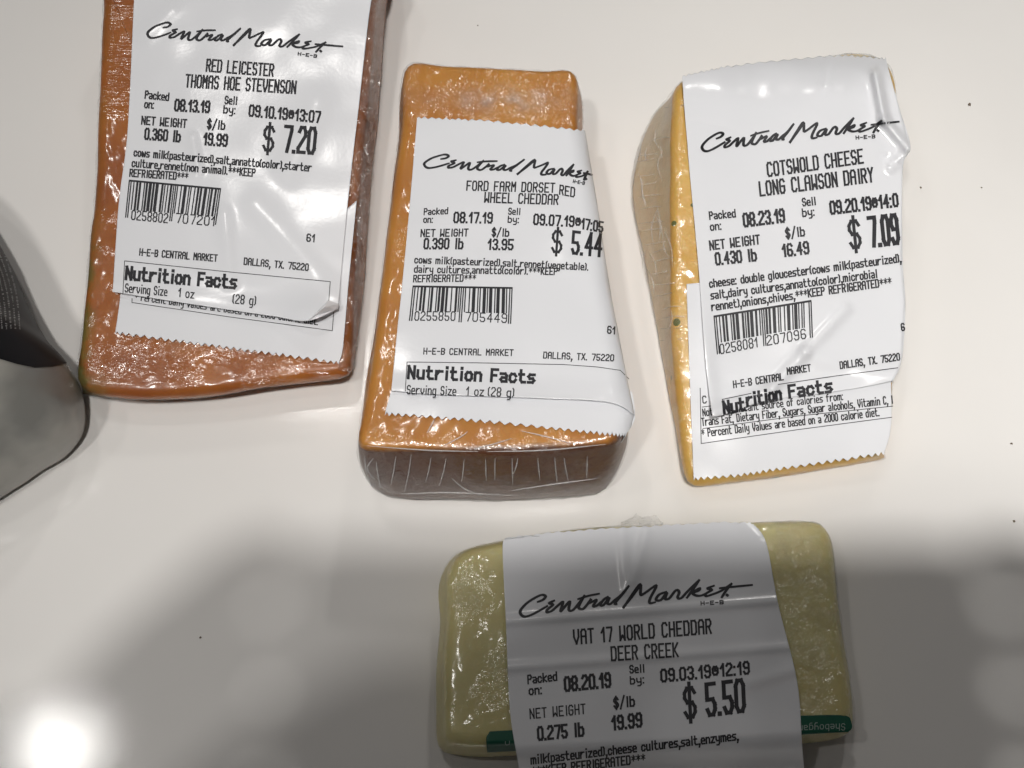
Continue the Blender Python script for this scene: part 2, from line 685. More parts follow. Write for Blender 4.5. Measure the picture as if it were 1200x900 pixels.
def barcode(pr, dg, digits, tl, tr, bl, br, guard, topw):
    """EAN-13 bars inside a pixel quad; digits printed between the guards"""
    code = '101' + ''.join(LC[int(c)] for c in digits[1:7]) + '01010' + ''.join(''.join('10'[int(b)] for b in LC[int(c)]) for c in digits[7:]) + '101'
    tl, tr, bl, br = map(Vector, (tl, tr, bl, br))
    n = len(code)
    k = 0
    while k < n:
        if code[k] == '1':
            j = k
            while j < n and code[j] == '1':
                j += 1
            m = (k + j) / 2 / n
            long_ = k < 3 or k >= n - 3 or 45 <= k < 50
            a = tl.lerp(tr, m); b = bl.lerp(br, m)
            if long_:
                b = b + (bl - tl).normalized() * guard
            pr.quad(a, b, (j - k) / n * (tr - tl).length * 0.98 + 0.25)
            k = j
        else:
            k += 1
    pr.quad(tl, tr, topw)


LOGO = [  # brush script, strokes in photograph pixels of the first label
 ([(240,160),(290,150),(320,125),(295,105),(245,112),(150,150),(80,205),(78,245),(110,270),(170,265),(250,240),(325,212)], 2),
 ([(395,175),(345,190),(375,210),(320,245),(315,268),(360,262),(420,225),(468,203),(437,280),(500,230),(530,212),(512,280),(545,292),(610,240),(670,180)], 2),
 ([(670,180),(612,255),(606,285),(640,297),(690,258),(722,225),(702,255),(770,240),(735,288),(765,292),(815,262)], 2),
 ([(605,202),(700,190),(805,188)], 2),
 ([(880,230),(835,250),(800,288),(828,296),(888,242),(865,285),(890,298),(940,268),(1000,235),(1078,168)], 2),
 ([(1078,168),(1000,240),(934,298),(948,310)], 2),
 ([(1000,350),(1085,275),(1185,178)], 2),
 ([(-12,330),(75,235),(155,160),(146,245),(182,240),(287,195),(222,290),(213,330),(260,332)], 3),
 ([(365,262),(300,275),(268,312),(308,322),(366,270),(345,318),(378,322),(430,275),(455,265),(468,288),(450,328),(480,337),(545,288),(650,215)], 3),
 ([(650,215),(590,280),(525,345)], 3),
 ([(570,310),(640,285),(632,302),(580,315),(608,340),(650,347),(700,335)], 3),
 ([(768,285),(708,298),(742,316),(688,340),(692,360),(760,352),(830,335),(915,295)], 3),
 ([(915,295),(860,345),(815,395)], 3),
 ([(808,315),(900,322),(1085,338)], 3),
 ([(858,378),(870,390)], 3),
]


def logo(pr, src, dst, wscale=1.0, remap=None, vs=1.0):
    """three-point affine from the first label's logo to another label"""
    (a, b), (A, B) = [tuple(map(Vector, q[:2])) for q in (src, dst)]
    k = (B - A).length / (b - a).length * vs
    c, C = a + Vector(src[2]).normalized() * 20, A + Vector(dst[2]).normalized() * 20 * k
    m = Matrix(((b.x - a.x, c.x - a.x), (b.y - a.y, c.y - a.y))).inverted()

    def tf(p):
        uv = m @ (Vector(p) - a)
        q = A + (B - A) * uv.x + (C - A) * uv.y
        return remap(q) if remap else q
    for pts, crop in LOGO:
        sc, ox, oy = (9.23, 165, 15) if crop == 2 else (8.571, 275, 15)
        px = [Vector((ox + x / sc, oy + y / sc)) for x, y in pts]
        n = (len(px) - 1) * 4
        sm = [spline(px, k / n) for k in range(n + 1)]
        q = [tf(p) for p in sm]
        wd = []
        for k in range(len(q)):
            d = q[min(k + 1, n)] - q[max(k - 1, 0)]
            ang = math.atan2(-d.y, d.x)
            wd.append(wscale * (2.1 + 1.0 * abs(math.sin(ang - 0.25))) * (0.75 + 0.25 * min(1, min(k, n - k) / 3 + 0.3)))
        pr.stroke(q, wd, 0.3)
    p0, p1 = tf((275 + 636 / 8.571, 15 + 425 / 8.571)), tf((275 + 822 / 8.571, 15 + 450 / 8.571))
    pr.text('H-E-B', p0.x, p0.y, p1.x, p1.y, 3.4 * wscale, 0.3)


L1A = ((173.7, 39.4), (401.0, 54.4), (0.09, -1))


class Label:
    def __init__(self, cheese, rows, off, extra=None, floor=0.0009):
        self.ch = cheese
        self.rows = [[Vector(p) for p in r] for r in rows]
        self.off = off
        self.floor = floor
        self.ink_up = 0.00009
        self.extra = extra or (lambda x, y: 0.0)

    def map(self, p, up=0.0):
        px, py = p[0], p[1]
        e = max(self.off + self.extra(px, py), self.floor) + up
        return self.ch.hit(px, py, e)

    def ink(self, p):
        return self.map(p, self.ink_up)

    def edge(self, u, v):
        return spline([spline(r, u) for r in self.rows], v)

    def build(self, name, mat, parent, nu=150, nv=150, teeth_top=0.0, teeth_bottom=0.0, tooth=9.0, skirt=0.0):
        verts, faces = [], []
        for j in range(nv + 1):
            v = j / nv
            for i in range(nu + 1):
                u = i / nu
                p = self.edge(u, v)
                if teeth_bottom or teeth_top:
                    wdt = (self.edge(1, v) - self.edge(0, v)).length
                    ph = (u * wdt / tooth) % 1
                    tri = abs(ph * 2 - 1) - 0.5
                    jit = noise.noise(Vector((u * 23, 4.2, 0))) * 0.8
                    if teeth_bottom and v > 0.9:
                        p = p + Vector((0, (tri * teeth_bottom + jit) * (v - 0.9) / 0.1))
                    if teeth_top and v < 0.1:
                        p = p + Vector((0, (tri * teeth_top + jit * 1.6) * (0.1 - v) / 0.1))
                verts.append(self.map(p))
        w1 = nu + 1
        for j in range(nv):
            for i in range(nu):
                a = j * w1 + i
                faces.append((a, a + w1, a + w1 + 1, a + 1))
        if skirt:                     # the sheet goes on down the hidden side of the block
            b0 = len(verts)
            ks = 6
            for s in range(1, ks + 1):
                for j in range(nv + 1):
                    e = verts[j * w1 + nu]
                    q = verts[j * w1 + nu - 2]
                    out = (e - q); out.z = 0
                    out = out.normalized() if out.length > 0 else Vector((1, 0, 0))
                    t = s / ks
                    zz = e.z - min(skirt, max(e.z - 0.002, 0)) * t
                    verts.append(Vector((e.x, e.y, zz)) + out * (0.0006 * math.sin(t * 1.5)) + Vector((-0.0016 * t, 0, 0)))
            for s in range(ks):
                for j in range(nv):
                    def idx(s_, j_):
                        return j_ * w1 + nu if s_ == 0 else b0 + (s_ - 1) * (nv + 1) + j_
                    faces.append((idx(s, j), idx(s, j + 1), idx(s + 1, j + 1), idx(s + 1, j)))
        o = mesh(name, verts, faces, mat, parent)
        md = o.modifiers.new('thickness', 'SOLIDIFY')
        md.thickness = 0.00012
        md.offset = -1
        return o


def waves(seed, amp, sc=55):
    def f(px, py):
        v = Vector((px / 1000 * sc / 10, py / 1000 * sc / 10, seed))
        return noise.noise(v) * amp + noise.noise(v * 2.3) * amp * 0.45
    return f


def creases(lst):
    data = [(Vector(a), Vector(b), h, wd) for a, b, h, wd in lst]

    def f(px, py):
        s = 0.0
        p = Vector((px, py))
        for a, b, h, wd in data:
            d, t = seg_dist(p, a, b)
            if d < wd * 3:
                s += h * math.exp(-(d / wd) ** 2)
        return s
    return f


def edge_x(pts, y):
    if y <= pts[0][1]:
        return pts[0][0]
    for (xa, ya), (xb, yb) in zip(pts, pts[1:]):
        if y <= yb:
            return xa + (xb - xa) * (y - ya) / (yb - ya)
    return pts[-1][0]


def common_lines(pr, d):
    for args in d:
        pr.text(*args[:6], **(args[6] if len(args) > 6 else {}))


GROUP = 'wrapped cheese wedges on the white worktop'

def surface(o):
    from mathutils.bvhtree import BVHTree
    me = o.data
    bv = BVHTree.FromPolygons([v.co for v in me.vertices], [tuple(p.vertices) for p in me.polygons])

    def f(x, y, off):
        loc, nn, _, _ = bv.ray_cast(CAM, ray(x, y).normalized())
        if loc is None:
            return None
        if nn.dot(ray(x, y)) > 0:
            nn = -nn
        return loc + nn * off
    return f


def streaks(seed, n, box, ang, spread, ln, bend=0.15):
    """short film wrinkles scattered in a box, running about one way"""
    r_ = random.Random(seed)
    out = []
    for _ in range(n):
        x, y = r_.uniform(box[0], box[2]), r_.uniform(box[1], box[3])
        a = math.radians(ang + r_.gauss(0, spread))
        l_ = ln * r_.uniform(0.4, 1.3)
        d = Vector((math.cos(a), math.sin(a)))
        nn = Vector((-d.y, d.x)) * l_ * r_.uniform(-bend, bend)
        p = Vector((x, y))
        out.append([(*(p - d * l_ / 2), 0.0002), (*(p + nn), 0.0003), (*(p + d * l_ / 2), 0.0002)])
    return out


def surf_px(ch, x, y, off):
    """point of a block's front face or top below a pixel"""
    f = sstep(525, 532, y)
    zt = ch.z(0, -0.02)
    if f <= 0:
        return ch.hit(x, y, off)
    zz = zt * (1 - (y - 529) / 60.0)
    p = at(x, max(y, 529), max(zz, 0.001))
    return p + Vector((0, -1, 0.3)).normalized() * off


def crease_tubes(name, paths, mat, parent, mapper, rad=0.00025):
    verts, faces = [], []
    for pts in paths:
        pp = [mapper(*q) for q in pts]
        if any(q is None for q in pp):
            continue
        if max((a - b).length for a, b in zip(pp, pp[1:])) > 0.02:
            continue
        n = (len(pp) - 1) * 5
        cc = [spline(pp, k / n) for k in range(n + 1)]
        base = len(verts)
        for k, c in enumerate(cc):
            d = (cc[min(k + 1, n)] - cc[max(k - 1, 0)]).normalized()
            s = d.cross(Vector((0, -0.4, 0.9))).normalized()
            t = s.cross(d)
            rr = rad * (0.35 + math.sin(math.pi * min(max(k / n, 0.02), 0.98)))
            for a in range(5):
                an = a / 5 * 2 * math.pi
                verts.append(c + (s * math.cos(an) + t * math.sin(an)) * rr)
        for k in range(n):
            for a in range(5):
                b = (a + 1) % 5
                faces.append((base + k * 5 + a, base + k * 5 + b, base + (k + 1) * 5 + b, base + (k + 1) * 5 + a))
    o = mesh(name, verts, faces, mat, parent)
    o['kind'] = 'stuff'
    return o


def mat_crease(name='film_crease_milky', op=0.30):
    t = NT(name)
    tr = t.n('ShaderNodeBsdfTransparent')
    p = principled(t, (0.8, 0.8, 0.8), 0.25, spec=0.6)
    m = t.n('ShaderNodeMixShader')
    m.inputs[0].default_value = op
    t.l(tr.outputs[0], m.inputs[1]); t.l(p, m.inputs[2])
    return t.done(m.outputs[0])


M_CREASE = mat_crease()

# ================================================================== cheese 1 (top left, $7.20)
C1 = Cheese(
    [(122,-45),(119,0),(114,97),(108,240),(104,262),(100,311),(94,380),(91,405),(87,437),(93,455),(145,463),(195,463),(242,460),(301,450),(355,443),(404,437),(411,422),(415,330),(420,240),(432,100),(440,0),(444,-45),(280,-55)],
    [None, None, None, None, None, None, None, None, None, (95,462),(145,467),(195,467.5),(243,465),(301,455),(355,448),(408,442),(415.5,428),(428,330),(434,240),(447,100),(455,0),(459,-45), None],
    (0.017, -0.075, 0.04, 0.0, 0.11), bevel=0.0028)
K1 = thing('cheese_wedge', 'orange-brown wrapped cheese wedge labelled $7.20 with greenish rind along one side', 'cheese', (C1.c.x, C1.c.y, 0), GROUP)
m_c1 = mat_cheese('cheese_orange_brown', (0.46, 0.155, 0.024), (0.33, 0.092, 0.016), ((0.22, 0.12, 0.035), (0.30, 0.17, 0.06)), edge=(0.17, 0.145, 0.035))


def c1_rind(v, kd):
    return 0.35 if kd[0] == 'side' else 0.0


def c1_edge(v, kd):
    p = at_px(v)
    left = 1 - sstep(4, 22, p[0] - edge_x([(122, -45), (114, 97), (104, 262), (87, 437)], p[1]))
    low = sstep(420, 468, p[1]) * (1 - sstep(80, 150, p[0]))
    return min(1, left * (0.2 + 0.8 * sstep(240, 330, p[1])) + low)


def at_px(v):
    d = v - CAM
    # inverse of ray(): rotate back into camera space
    y = d.y * CT + d.z * ST
    z = -d.y * ST + d.z * CT
    return (600 + F_PX * d.x / -z, 450 - F_PX * y / -z)


C1.build(name='cheese_block', mat=m_c1, parent=K1, disp=body_disp(0.0005, 3), attrs={'rind': c1_rind, 'edge': c1_edge})


def c1_crumple(v, kd):
    x, y = at_px(v)
    right = sstep(400, 425, x)
    low = 0.8 * math.exp(-((x - 140) / 30) ** 2 - ((y - 420) / 18) ** 2) + 0.35 * math.exp(-((x - 255) / 45) ** 2 - ((y - 412) / 10) ** 2)
    return min(1, right + low)


def c1_pleat(v, kd):
    x, y = at_px(v)
    return (1 - sstep(150, 175, x)) * max(math.exp(-((y - 85) / 26) ** 2), 0.7 * math.exp(-((y - 126) / 7) ** 2), 0.6 * math.exp(-((y - 15) / 12) ** 2)) + 0.9 * math.exp(-((x - 378) / 18) ** 2 - ((y - 431) / 8) ** 2)



m_f1 = mat_film('cling_film_crumpled', 1.0, 0.07, (0.6, 1.0, 1.0), 0.15)
f1 = C1.build(m=260, sides=10, bev=6, caps=70, off=0.0003, name='plastic_wrap', mat=m_f1, parent=K1, disp=film_disp(0.0006, 11), attrs={'crumple': c1_crumple, 'pleat': c1_pleat})

vs, fs, cm = [], [], []
inner = [(438, -40), (434, 0), (428, 60), (420, 150), (409, 235), (409, 320), (401, 400), (396, 434)]
outer = [(456, -40), (452, 0), (448, 60), (441, 150), (434, 235), (428, 320), (420, 400), (413, 437)]
NV, NU = 190, 16
for j in range(NV + 1):
    v = j / NV
    a, b = spline([Vector(p) for p in inner], v), spline([Vector(p) for p in outer], v)
    for i in range(NU + 1):
        u = i / NU
        q = a.lerp(b, u)
        h = C1.hit(q.x, q.y, 0.0)
        zz = (h.z + 0.0006) * (1 - 0.22 * u ** 1.5)
        p = at(q.x, q.y, zz)
        k = p * 330
        amp = 0.0008 * math.sin(math.pi * u)
        p = p + Vector((noise.noise(k), noise.noise(k + Vector((7, 0, 0))), 1.3 * abs(noise.noise(k * 1.7)) + 0.5 * noise.noise(k * 3))) * amp
        vs.append(p)
for j in range(NV):
    for i in range(NU):
        a = j * (NU + 1) + i
        fs.append((a, a + NU + 1, a + NU + 2, a + 1))
m_f1b = mat_film('cling_film_gathered', 2.4, 0.10, (1.0, 0.8, 1.0), 0.3, 0.4, 0.55)
g = mesh('film_fold', vs, fs, m_f1b, f1)
at_ = g.data.attributes.new('crumple', 'FLOAT', 'POINT'); at_.data.foreach_set('value', [1.0] * len(vs))
w1 = waves(1.0, 0.0007)
cr1 = creases([((262,250),(270,330),0.0006,9), ((225,160),(232,200),0.0005,6), ((340,200),(372,120),0.0006,16), ((300,240),(380,330),0.0004,14), ((170,40),(200,10),0.0004,10)])


def lift1(x, y):
    # the pleat: the upper sheet rises where it is folded back, most at its right corner
    fy = 342 + (x - 132) * 0.146
    d = fy - y
    r = 0.0013 * math.exp(-(max(d, 0) / 22) ** 2)
    r += 0.0034 * math.exp(-((x - 372) ** 2 + (y - 372) ** 2) / (30 ** 2))
    return r


T1 = Label(C1, [[(142,310),(210,312),(280,310),(360,280),(418,235)], [(141,345),(208,352),(275,356),(345,350),(408.5,331)], [(138,370),(205,380),(270,388),(335,396),(402,405)], [(135,390),(200,398.5),(266,407.5),(330,416),(397,425)]], 0.0010, lambda x, y: w1(x, y) * 0.4)
t1 = T1.build('label_tail', M_PAPER, K1, nu=200, nv=60, teeth_bottom=4.5, tooth=8.5)
pt = Print()
pt.stroke([(154.7,350),(154.7,354.5),(270,371.5),(389.4,387.5),(391,366)], 0.8)
pt.text('* Percent Daily Values are based on a 2000 calorie diet.', 158, 351, 372, 380.5, 8, 0.16)
pt.build('tail_print', T1.ink, M_INK, t1)

P1 = Label(C1, [
    [(160,-42),(230,-37),(300,-33),(370,-29),(441,-25)],
    [(157,0),(226,3),(295,7),(364,10),(433,14)],
    [(152,110),(219,113),(287,115),(354,117),(421,120)],
    [(148,170),(215,173),(281,175),(348,177),(414,180)],
    [(139,240),(205,243),(272,247),(338,250),(406,254)],
    [(132,342),(225,356.5),(319,370.5),(360,376),(396,362)]], 0.0014, lambda x, y: w1(x, y) + cr1(x, y) + lift1(x, y))
p1 = P1.build('price_label', M_PAPER, K1, nu=170, nv=230)
pr = Print()
logo(pr, L1A, L1A)
pr.build('logo_print', P1.ink, M_INK, p1)
UP1 = (0.09, -1)
pr = Print()
o1 = dict(up=UP1)
common_lines(pr, [
    ('RED LEICESTER', 241.8, 83.2, 319.8, 89, 13.6, dict(up=UP1, bold=0.15)),
    ('THOMAS HOE STEVENSON', 217.5, 101.5, 346, 109.3, 14, dict(up=UP1, bold=0.15)),
    ('Packed', 170, 115, 197.3, 117.7, 8.5, o1), ('on:', 169.4, 126, 180, 126.8, 8.5, o1),
    ('08.13.19', 204.8, 129.3, 244.8, 131.5, 12.5, o1), ('Sell', 263.6, 121.3, 277.3, 122.3, 8.5, o1),
    ('by:', 262, 132.2, 275.6, 133, 8.5, o1), ('09.10.19@13:07', 292, 135.5, 374.4, 143.3, 12.2, o1),
    ('NET WEIGHT', 166, 145.3, 218, 149.3, 9, o1), ('$/lb', 243, 150, 263, 151.6, 9.5, o1),
    ('0.360 lb', 169.7, 162.7, 210.6, 166, 12, o1), ('19.99', 238.6, 169, 265.6, 171, 12.8, o1),
    ('$', 308.5, 175.5, 319.5, 176.3, 27, dict(up=UP1, bold=0.12)), ('7.20', 332.5, 177, 368, 179.5, 29, dict(up=UP1, bold=0.14)),
    ('cows milk(pasteurized),salt,annatto(color),starter', 157, 182.6, 364.4, 200.5, 8.4, o1),
    ('culture,rennet(non animal).***KEEP', 154.7, 195, 298.4, 206.6, 8.4, o1),
    ('REFRIGERATED***', 152, 206.6, 219.7, 211, 8.2, o1),
    ('61', 359.5, 282.5, 368.3, 283.3, 8.2, o1),
    ('H-E-B CENTRAL MARKET', 163.5, 299, 254, 306.3, 7.5, o1),
    ('DALLAS, TX. 75220', 286, 309.8, 361, 317, 7.5, o1),
    ('Serving Size', 146.6, 342, 195.4, 346.4, 9.5, dict(up=UP1, bold=0.14)), ('1 oz', 209, 347.4, 227, 349.4, 9.5, dict(up=UP1, bold=0.14)),
    ('(28 g)', 272.7, 355, 299.4, 357.4, 10, dict(up=UP1, bold=0.14))])
pr.text('Nutrition Facts', 147.5, 326.8, 276, 337.5, 14, 0.24, UP1)
pr.stroke([(144,344),(146,305.7),(262,318),(387,330),(385,357)], 0.8)
pr.build('text_print', P1.ink, M_INK, p1)
pr = Print()
barcode(pr, None, '0258802707201', (151,211.5), (259,221.5), (147.5,245.5), (254,254), 9.5, 2.2)
pr.text('0258802', 154, 257, 196, 261, 10.5, 0.13, UP1)
pr.text('707201', 206, 260.6, 251, 264.5, 10.5, 0.13, UP1)
pr.build('barcode_print', P1.ink, M_INK, p1)
# turned-up corner of the pleat
vs = [P1.map((x, y), u) for x, y, u in ((362,375,0.0002),(380,360,0.0030),(396,362,0.0005),(384,352,0.0034),(397,356,0.0016))]
mesh('label_corner', vs, [(0, 1, 3), (1, 4, 3), (1, 2, 4), (0, 2, 1)], M_PAPER, K1, smooth=False)

# ================================================================== cheese 2 (middle, $5.44)
C2 = Cheese(
    [(475,73),(470,131),(459,224),(447,326),(434,423),(424,485),(417,514),(424,525),(462,527),(509,529),(574,532),(649,528),(711,522),(729,511),(732,485),(716,395),(702,300),(691,225),(679,152),(676,84),(640,80),(570,76),(520,74)],
    [None, None, None, None, (440,448), (432,520), (436,566), (446,580), (478,586), (520,587), (573,588), (640,586), (694,581), (713,571), (728,520), None, None, None, None, None, None, None, None],
    (0.030, 0.0, 0.0, 0.0, -0.02), bevel=0.0026, bulge=0.0015)
K2 = thing('cheese_wedge', 'orange wrapped cheese wedge labelled $5.44 with a dark brown rind end', 'cheese', (C2.c.x, C2.c.y, 0), GROUP)
m_c2 = mat_cheese('cheese_orange', (0.62, 0.29, 0.055), (0.50, 0.20, 0.035), ((0.075, 0.026, 0.012), (0.17, 0.062, 0.024)))


def c2_rind(v, kd):
    x, y = at_px(v)
    front = sstep(512, 534, y + (x - 570) * 0.03)
    if kd[0] == 'side':
        r = 0.25 + 0.9 * sstep(500, 530, y)
        return min(1, r)
    right = sstep(700, 736, x) * sstep(470, 515, y)
    left = (1 - sstep(418, 432, x)) * sstep(470, 520, y) * 0.6
    far = 0.32 * (1 - sstep(74, 84, y))
    return min(1, max(front * (1.0 if kd[0] == 'bevel' else 0.6), right, left, far))


C2.build(name='cheese_block', mat=m_c2, parent=K2, sides=12, disp=body_disp(0.0005, 17), attrs={'rind': c2_rind})


def c2_crumple(v, kd):
    x, y = at_px(v)
    a = math.exp(-((y - 118 - (x - 580) * 0.02) / 20) ** 2) * (0.6 + 0.4 * sstep(520, 560, x))
    b = sstep(500, 525, y) * 0.45
    c = (1 - sstep(470, 500, x)) * (1 - sstep(90, 200, y)) * 0.8
    return min(1, a + b + c)


def c2_milky(v, kd):
    x, y = at_px(v)
    n = 0.5 + 0.5 * noise.noise(v * 260)
    a = 0.85 * math.exp(-((x - 590) / 65) ** 2 - ((y - 117) / 13) ** 2) * n * n * 1.4
    low = 0.42 * sstep(552, 588, y) * n * n * 1.5 if kd[0] == 'side' else 0
    cor = 0.35 * math.exp(-((x - 432) / 14) ** 2 - ((y - 560) / 22) ** 2)
    return a + low + cor + (0.02 if kd[0] == 'side' and y > 525 else 0)


m_f2 = mat_film('cling_film_taut', 0.8, 0.05, (1.0, 0.7, 1.0), 0.4)
f2 = C2.build(m=260, sides=14, bev=6, caps=70, off=0.0003, name='plastic_wrap', mat=m_f2, parent=K2, disp=film_disp(0.0005, 5), attrs={'crumple': c2_crumple, 'milky': c2_milky})


fc = []
for cx, top, ln, lean in ((464,534,33,-6),(482,532,44,-8),(505,536,28,-6),(523,536,32,-8),(544,537,27,-3),(569,537,26,1),(580,536,26,0),(600,536,32,1),(607,536,18,-5),(630,536,27,3),(650,535,30,3),(661,536,27,5),(688,534,26,-1),(441,540,30,5),(447,538,42,-3)):
    fc.append([(cx, top, 0.0002), (cx + lean * 0.4, top + ln * 0.5, 0.0003), (cx + lean, top + ln, 0.0002)])
for q in ([(438,536),(431,548),(440,562)], [(428,534),(430,552),(437,570)], [(530,560),(545,572),(566,580)], [(470,578),(530,576),(600,580)], [(600,574),(650,566),(700,560)],
          [(430,522),(500,527),(560,529)], [(570,529),(640,527),(710,520)], [(520,522),(540,512),(548,506)], [(555,526),(580,520),(600,514)], [(500,508),(506,498),(510,490)], [(610,505),(640,512),(670,520)]):
    fc.append([(*q[0], 0.0002), (*q[1], 0.0003), (*q[2], 0.0002)])
crease_tubes('film_crease', fc, M_CREASE, f2, surface(f2), 0.00016)

E2 = [(686, 152), (694, 199), (706.5, 268), (714, 330), (725, 388), (737, 450), (744, 486), (737, 512)]
w2 = waves(5.0, 0.0004)


def droop2(x, y):
    r = 24.0
    d = (x - (edge_x(E2, y) - r)) / r
    if d <= 0:
        return 0.0
    d = min(d, 0.985)
    return -0.0050 * (1 - math.sqrt(1 - d * d))


def lift2(x, y):
    fy = 458 + (x - 458) * 0.045
    d = fy - y
    return 0.0009 * math.exp(-(max(d, 0) / 16) ** 2)


cr2 = creases([((480,462),(705,471),0.0003,5), ((640,150),(665,300),0.0003,14), ((500,320),(600,300),0.00015,10)])
T2 = Label(C2, [[(466,430),(530,437),(600,442),(670,447),(725,452),(741,460)], [(455,470),(510,473),(580,477),(650,483),(715,489),(744,490)], [(451,485),(505,488.5),(570,494),(649,502),(705,508),(733,510)]], 0.0010, lambda x, y: w2(x, y) * 0.4 + droop2(x, y) * 0.9, -1)
t2 = T2.build('label_tail', M_PAPER, K2, nu=200, nv=70, teeth_bottom=4.5, tooth=8.6, skirt=0.006)
P2 = Label(C2, [
    [(488.7,137.7),(522,139),(555.6,140.5),(602,144.5),(649,149),(685.6,152.7)],
    [(481,230),(530,232),(580,234),(625,236),(665,238),(700,240)],
    [(472,326),(525,328),(575,329),(630,330),(680,331),(714,332)],
    [(465,392),(515,394),(570,396),(630,398),(690,400),(727,402)],
    [(458.5,457.8),(502.7,461.6),(560,464),(617.8,466),(711,471),(743.5,486)]], 0.0014, lambda x, y: w2(x, y) + cr2(x, y) + droop2(x, y) + lift2(x, y), -1)
p2 = P2.build('price_label', M_PAPER, K2, nu=170, nv=200, teeth_top=2.4, tooth=9, skirt=0.008)


def remap2(q):
    # the script runs over the rounded edge of the block: foreshortened there
    x = q.x
    xs = [(0, 0), (640, 638), (668, 659), (691, 672), (705, 681), (722, 688), (747, 694), (900, 760)]
    for (a, b), (c, d) in zip(xs, xs[1:]):
        if x <= c:
            x = b + (d - b) * (x - a) / (c - a)
            break
    return Vector((x, q.y))


pr = Print()
logo(pr, L1A, ((499.6, 192.5), (746, 205), (0.07, -1)), 1.0, remap2, 0.8)
pr.build('logo_print', P2.ink, M_INK, p2)
UP2 = (0.07, -1)
o2 = dict(up=UP2)
pr = Print()
common_lines(pr, [
    ('FORD FARM DORSET', 547, 222.7, 649.5, 225.3, 10.5, dict(up=UP2, bold=0.16)), ('RED', 655.8, 227.5, 673, 230.8, 10.5, dict(up=UP2, bold=0.16)),
    ('WHEEL CHEDDAR', 568, 236.7, 653.6, 239.4, 11, dict(up=UP2, bold=0.16)),
    ('Packed', 497, 251.6, 524.5, 250.4, 7, o2), ('on:', 496.5, 260.6, 507, 260.6, 7, o2), ('08.17.19', 532, 260.4, 576.4, 261, 11.3, o2),
    ('Sell', 596, 251, 609.4, 251.3, 7, o2), ('by:', 595.4, 260.4, 608, 260.8, 7, o2),
    ('09.07.19@', 625.6, 262.6, 679.8, 265.6, 11.3, o2), ('17:05', 681.6, 267.6, 706, 271.8, 11.3, o2),
    ('NET WEIGHT', 493.3, 277.2, 548, 276.4, 8, o2), ('$/lb', 576.7, 276.3, 596, 276.8, 8.3, o2), ('0.390 lb', 497, 291.2, 542, 291.2, 11.3, o2),
    ('13.95', 572, 292, 600.7, 292.3, 11.3, o2), ('$', 647, 294.8, 657.5, 295.6, 24, dict(up=UP2, bold=0.12)), ('5.44', 670.5, 296.5, 704, 300, 25, dict(up=UP2, bold=0.14)),
    ('cows milk(pasteurized),salt,rennet(vegetable).', 486, 308, 689, 314, 7.6, dict(up=UP2, bend=2.5)),
    ('dairy cultures,annatto(color).***KEEP', 485.6, 319, 652.6, 321.8, 7.6, o2), ('REFRIGERATED***', 484.6, 330.3, 557, 329.4, 7.6, o2),
    ('61', 712, 390.3, 720.5, 391.3, 8, o2), ('H-E-B CENTRAL MARKET', 496.5, 414.8, 601, 416.7, 6.8, o2),
    ('DALLAS, TX. 75220', 637, 419.6, 719, 422.9, 7, o2),
    ('Serving Size', 477, 461.2, 534, 463, 9.5, dict(up=UP2, bold=0.14)), ('1 oz', 546.5, 463, 566.5, 463.6, 9.5, dict(up=UP2, bold=0.14)), ('(28 g)', 572, 463.8, 602, 465, 9.8, dict(up=UP2, bold=0.14))])
pr.text('Nutrition Facts', 478.4, 442.8, 626, 448.3, 13.5, 0.25, UP2)
pr.stroke([(474.9,458.4),(477,424.2),(560,425.2),(661,427.2),(700,430),(727,434),(737,444)], 0.8)
pr.build('text_print', P2.ink, M_INK, p2)
pr = Print()
barcode(pr, None, '0255850705449', (483.5,335.5), (600.7,337.5), (480.5,364), (600.2,367.5), 12, 2.2)
pr.text('0255850', 486, 375.2, 533, 375.4, 10, 0.13, UP2)
pr.text('705449', 545.5, 376, 593.5, 378, 10, 0.13, UP2)
pr.build('barcode_print', P2.ink, M_INK, p2)

# ================================================================== cheese 3 (right, $7.09)
C3 = Cheese(
    [(797,92),(789,130),(787,190),(786,250),(786,330),(789,400),(795,480),(802,545),(808,564),(830,565),(907,553),(975,543),(1032,532),(1042,515),(1047,470),(1050,400),(1050,300),(1051,200),(1052,130),(1051,90),(1040,66),(1012,56),(970,60),(920,68),(860,78)],
    [(785,118),(757,150),(741,200),(741,245),(755,315),(770,388),(787,475),(798,540),(806,567),(828,569),(907,559),(975,548),(1037,537), None, None, None, None, None, None, None, None, None, None, None, None],
    (0.0215, 0.075, 0.03, 0.0, 0.24), bevel=0.0030, drop=lambda x, y: 0.0056 * (max(0.0, y - 0.066) / 0.0165) ** 2)
K3 = thing('cheese_wedge', 'pale yellow wrapped cheese wedge labelled $7.09 with a whitish rind on one side', 'cheese', (C3.c.x, C3.c.y, 0), GROUP)
m_c3 = mat_cheese('cheese_yellow', (0.78, 0.50, 0.14), (0.68, 0.40, 0.09), ((0.64, 0.48, 0.25), (0.76, 0.62, 0.40)), speck=(0.14, 0.16, 0.04))


def c3_rind(v, kd):
    x, y = at_px(v)
    a = 0.0
    if kd[0] == 'side':
        a = 0.85 * (1 - sstep(380, 520, y))
    if y < 95:
        a = max(a, 0.8 * (1 - sstep(70, 95, y)))
    return a


C3.build(name='cheese_block', mat=m_c3, parent=K3, sides=12, disp=body_disp(0.0005, 29), attrs={'rind': c3_rind})


def c3_crumple(v, kd):
    x, y = at_px(v)
    return min(1, 0.5 * (1 - sstep(788, 806, x)) + 0.6 * (1 - sstep(75, 95, y)))


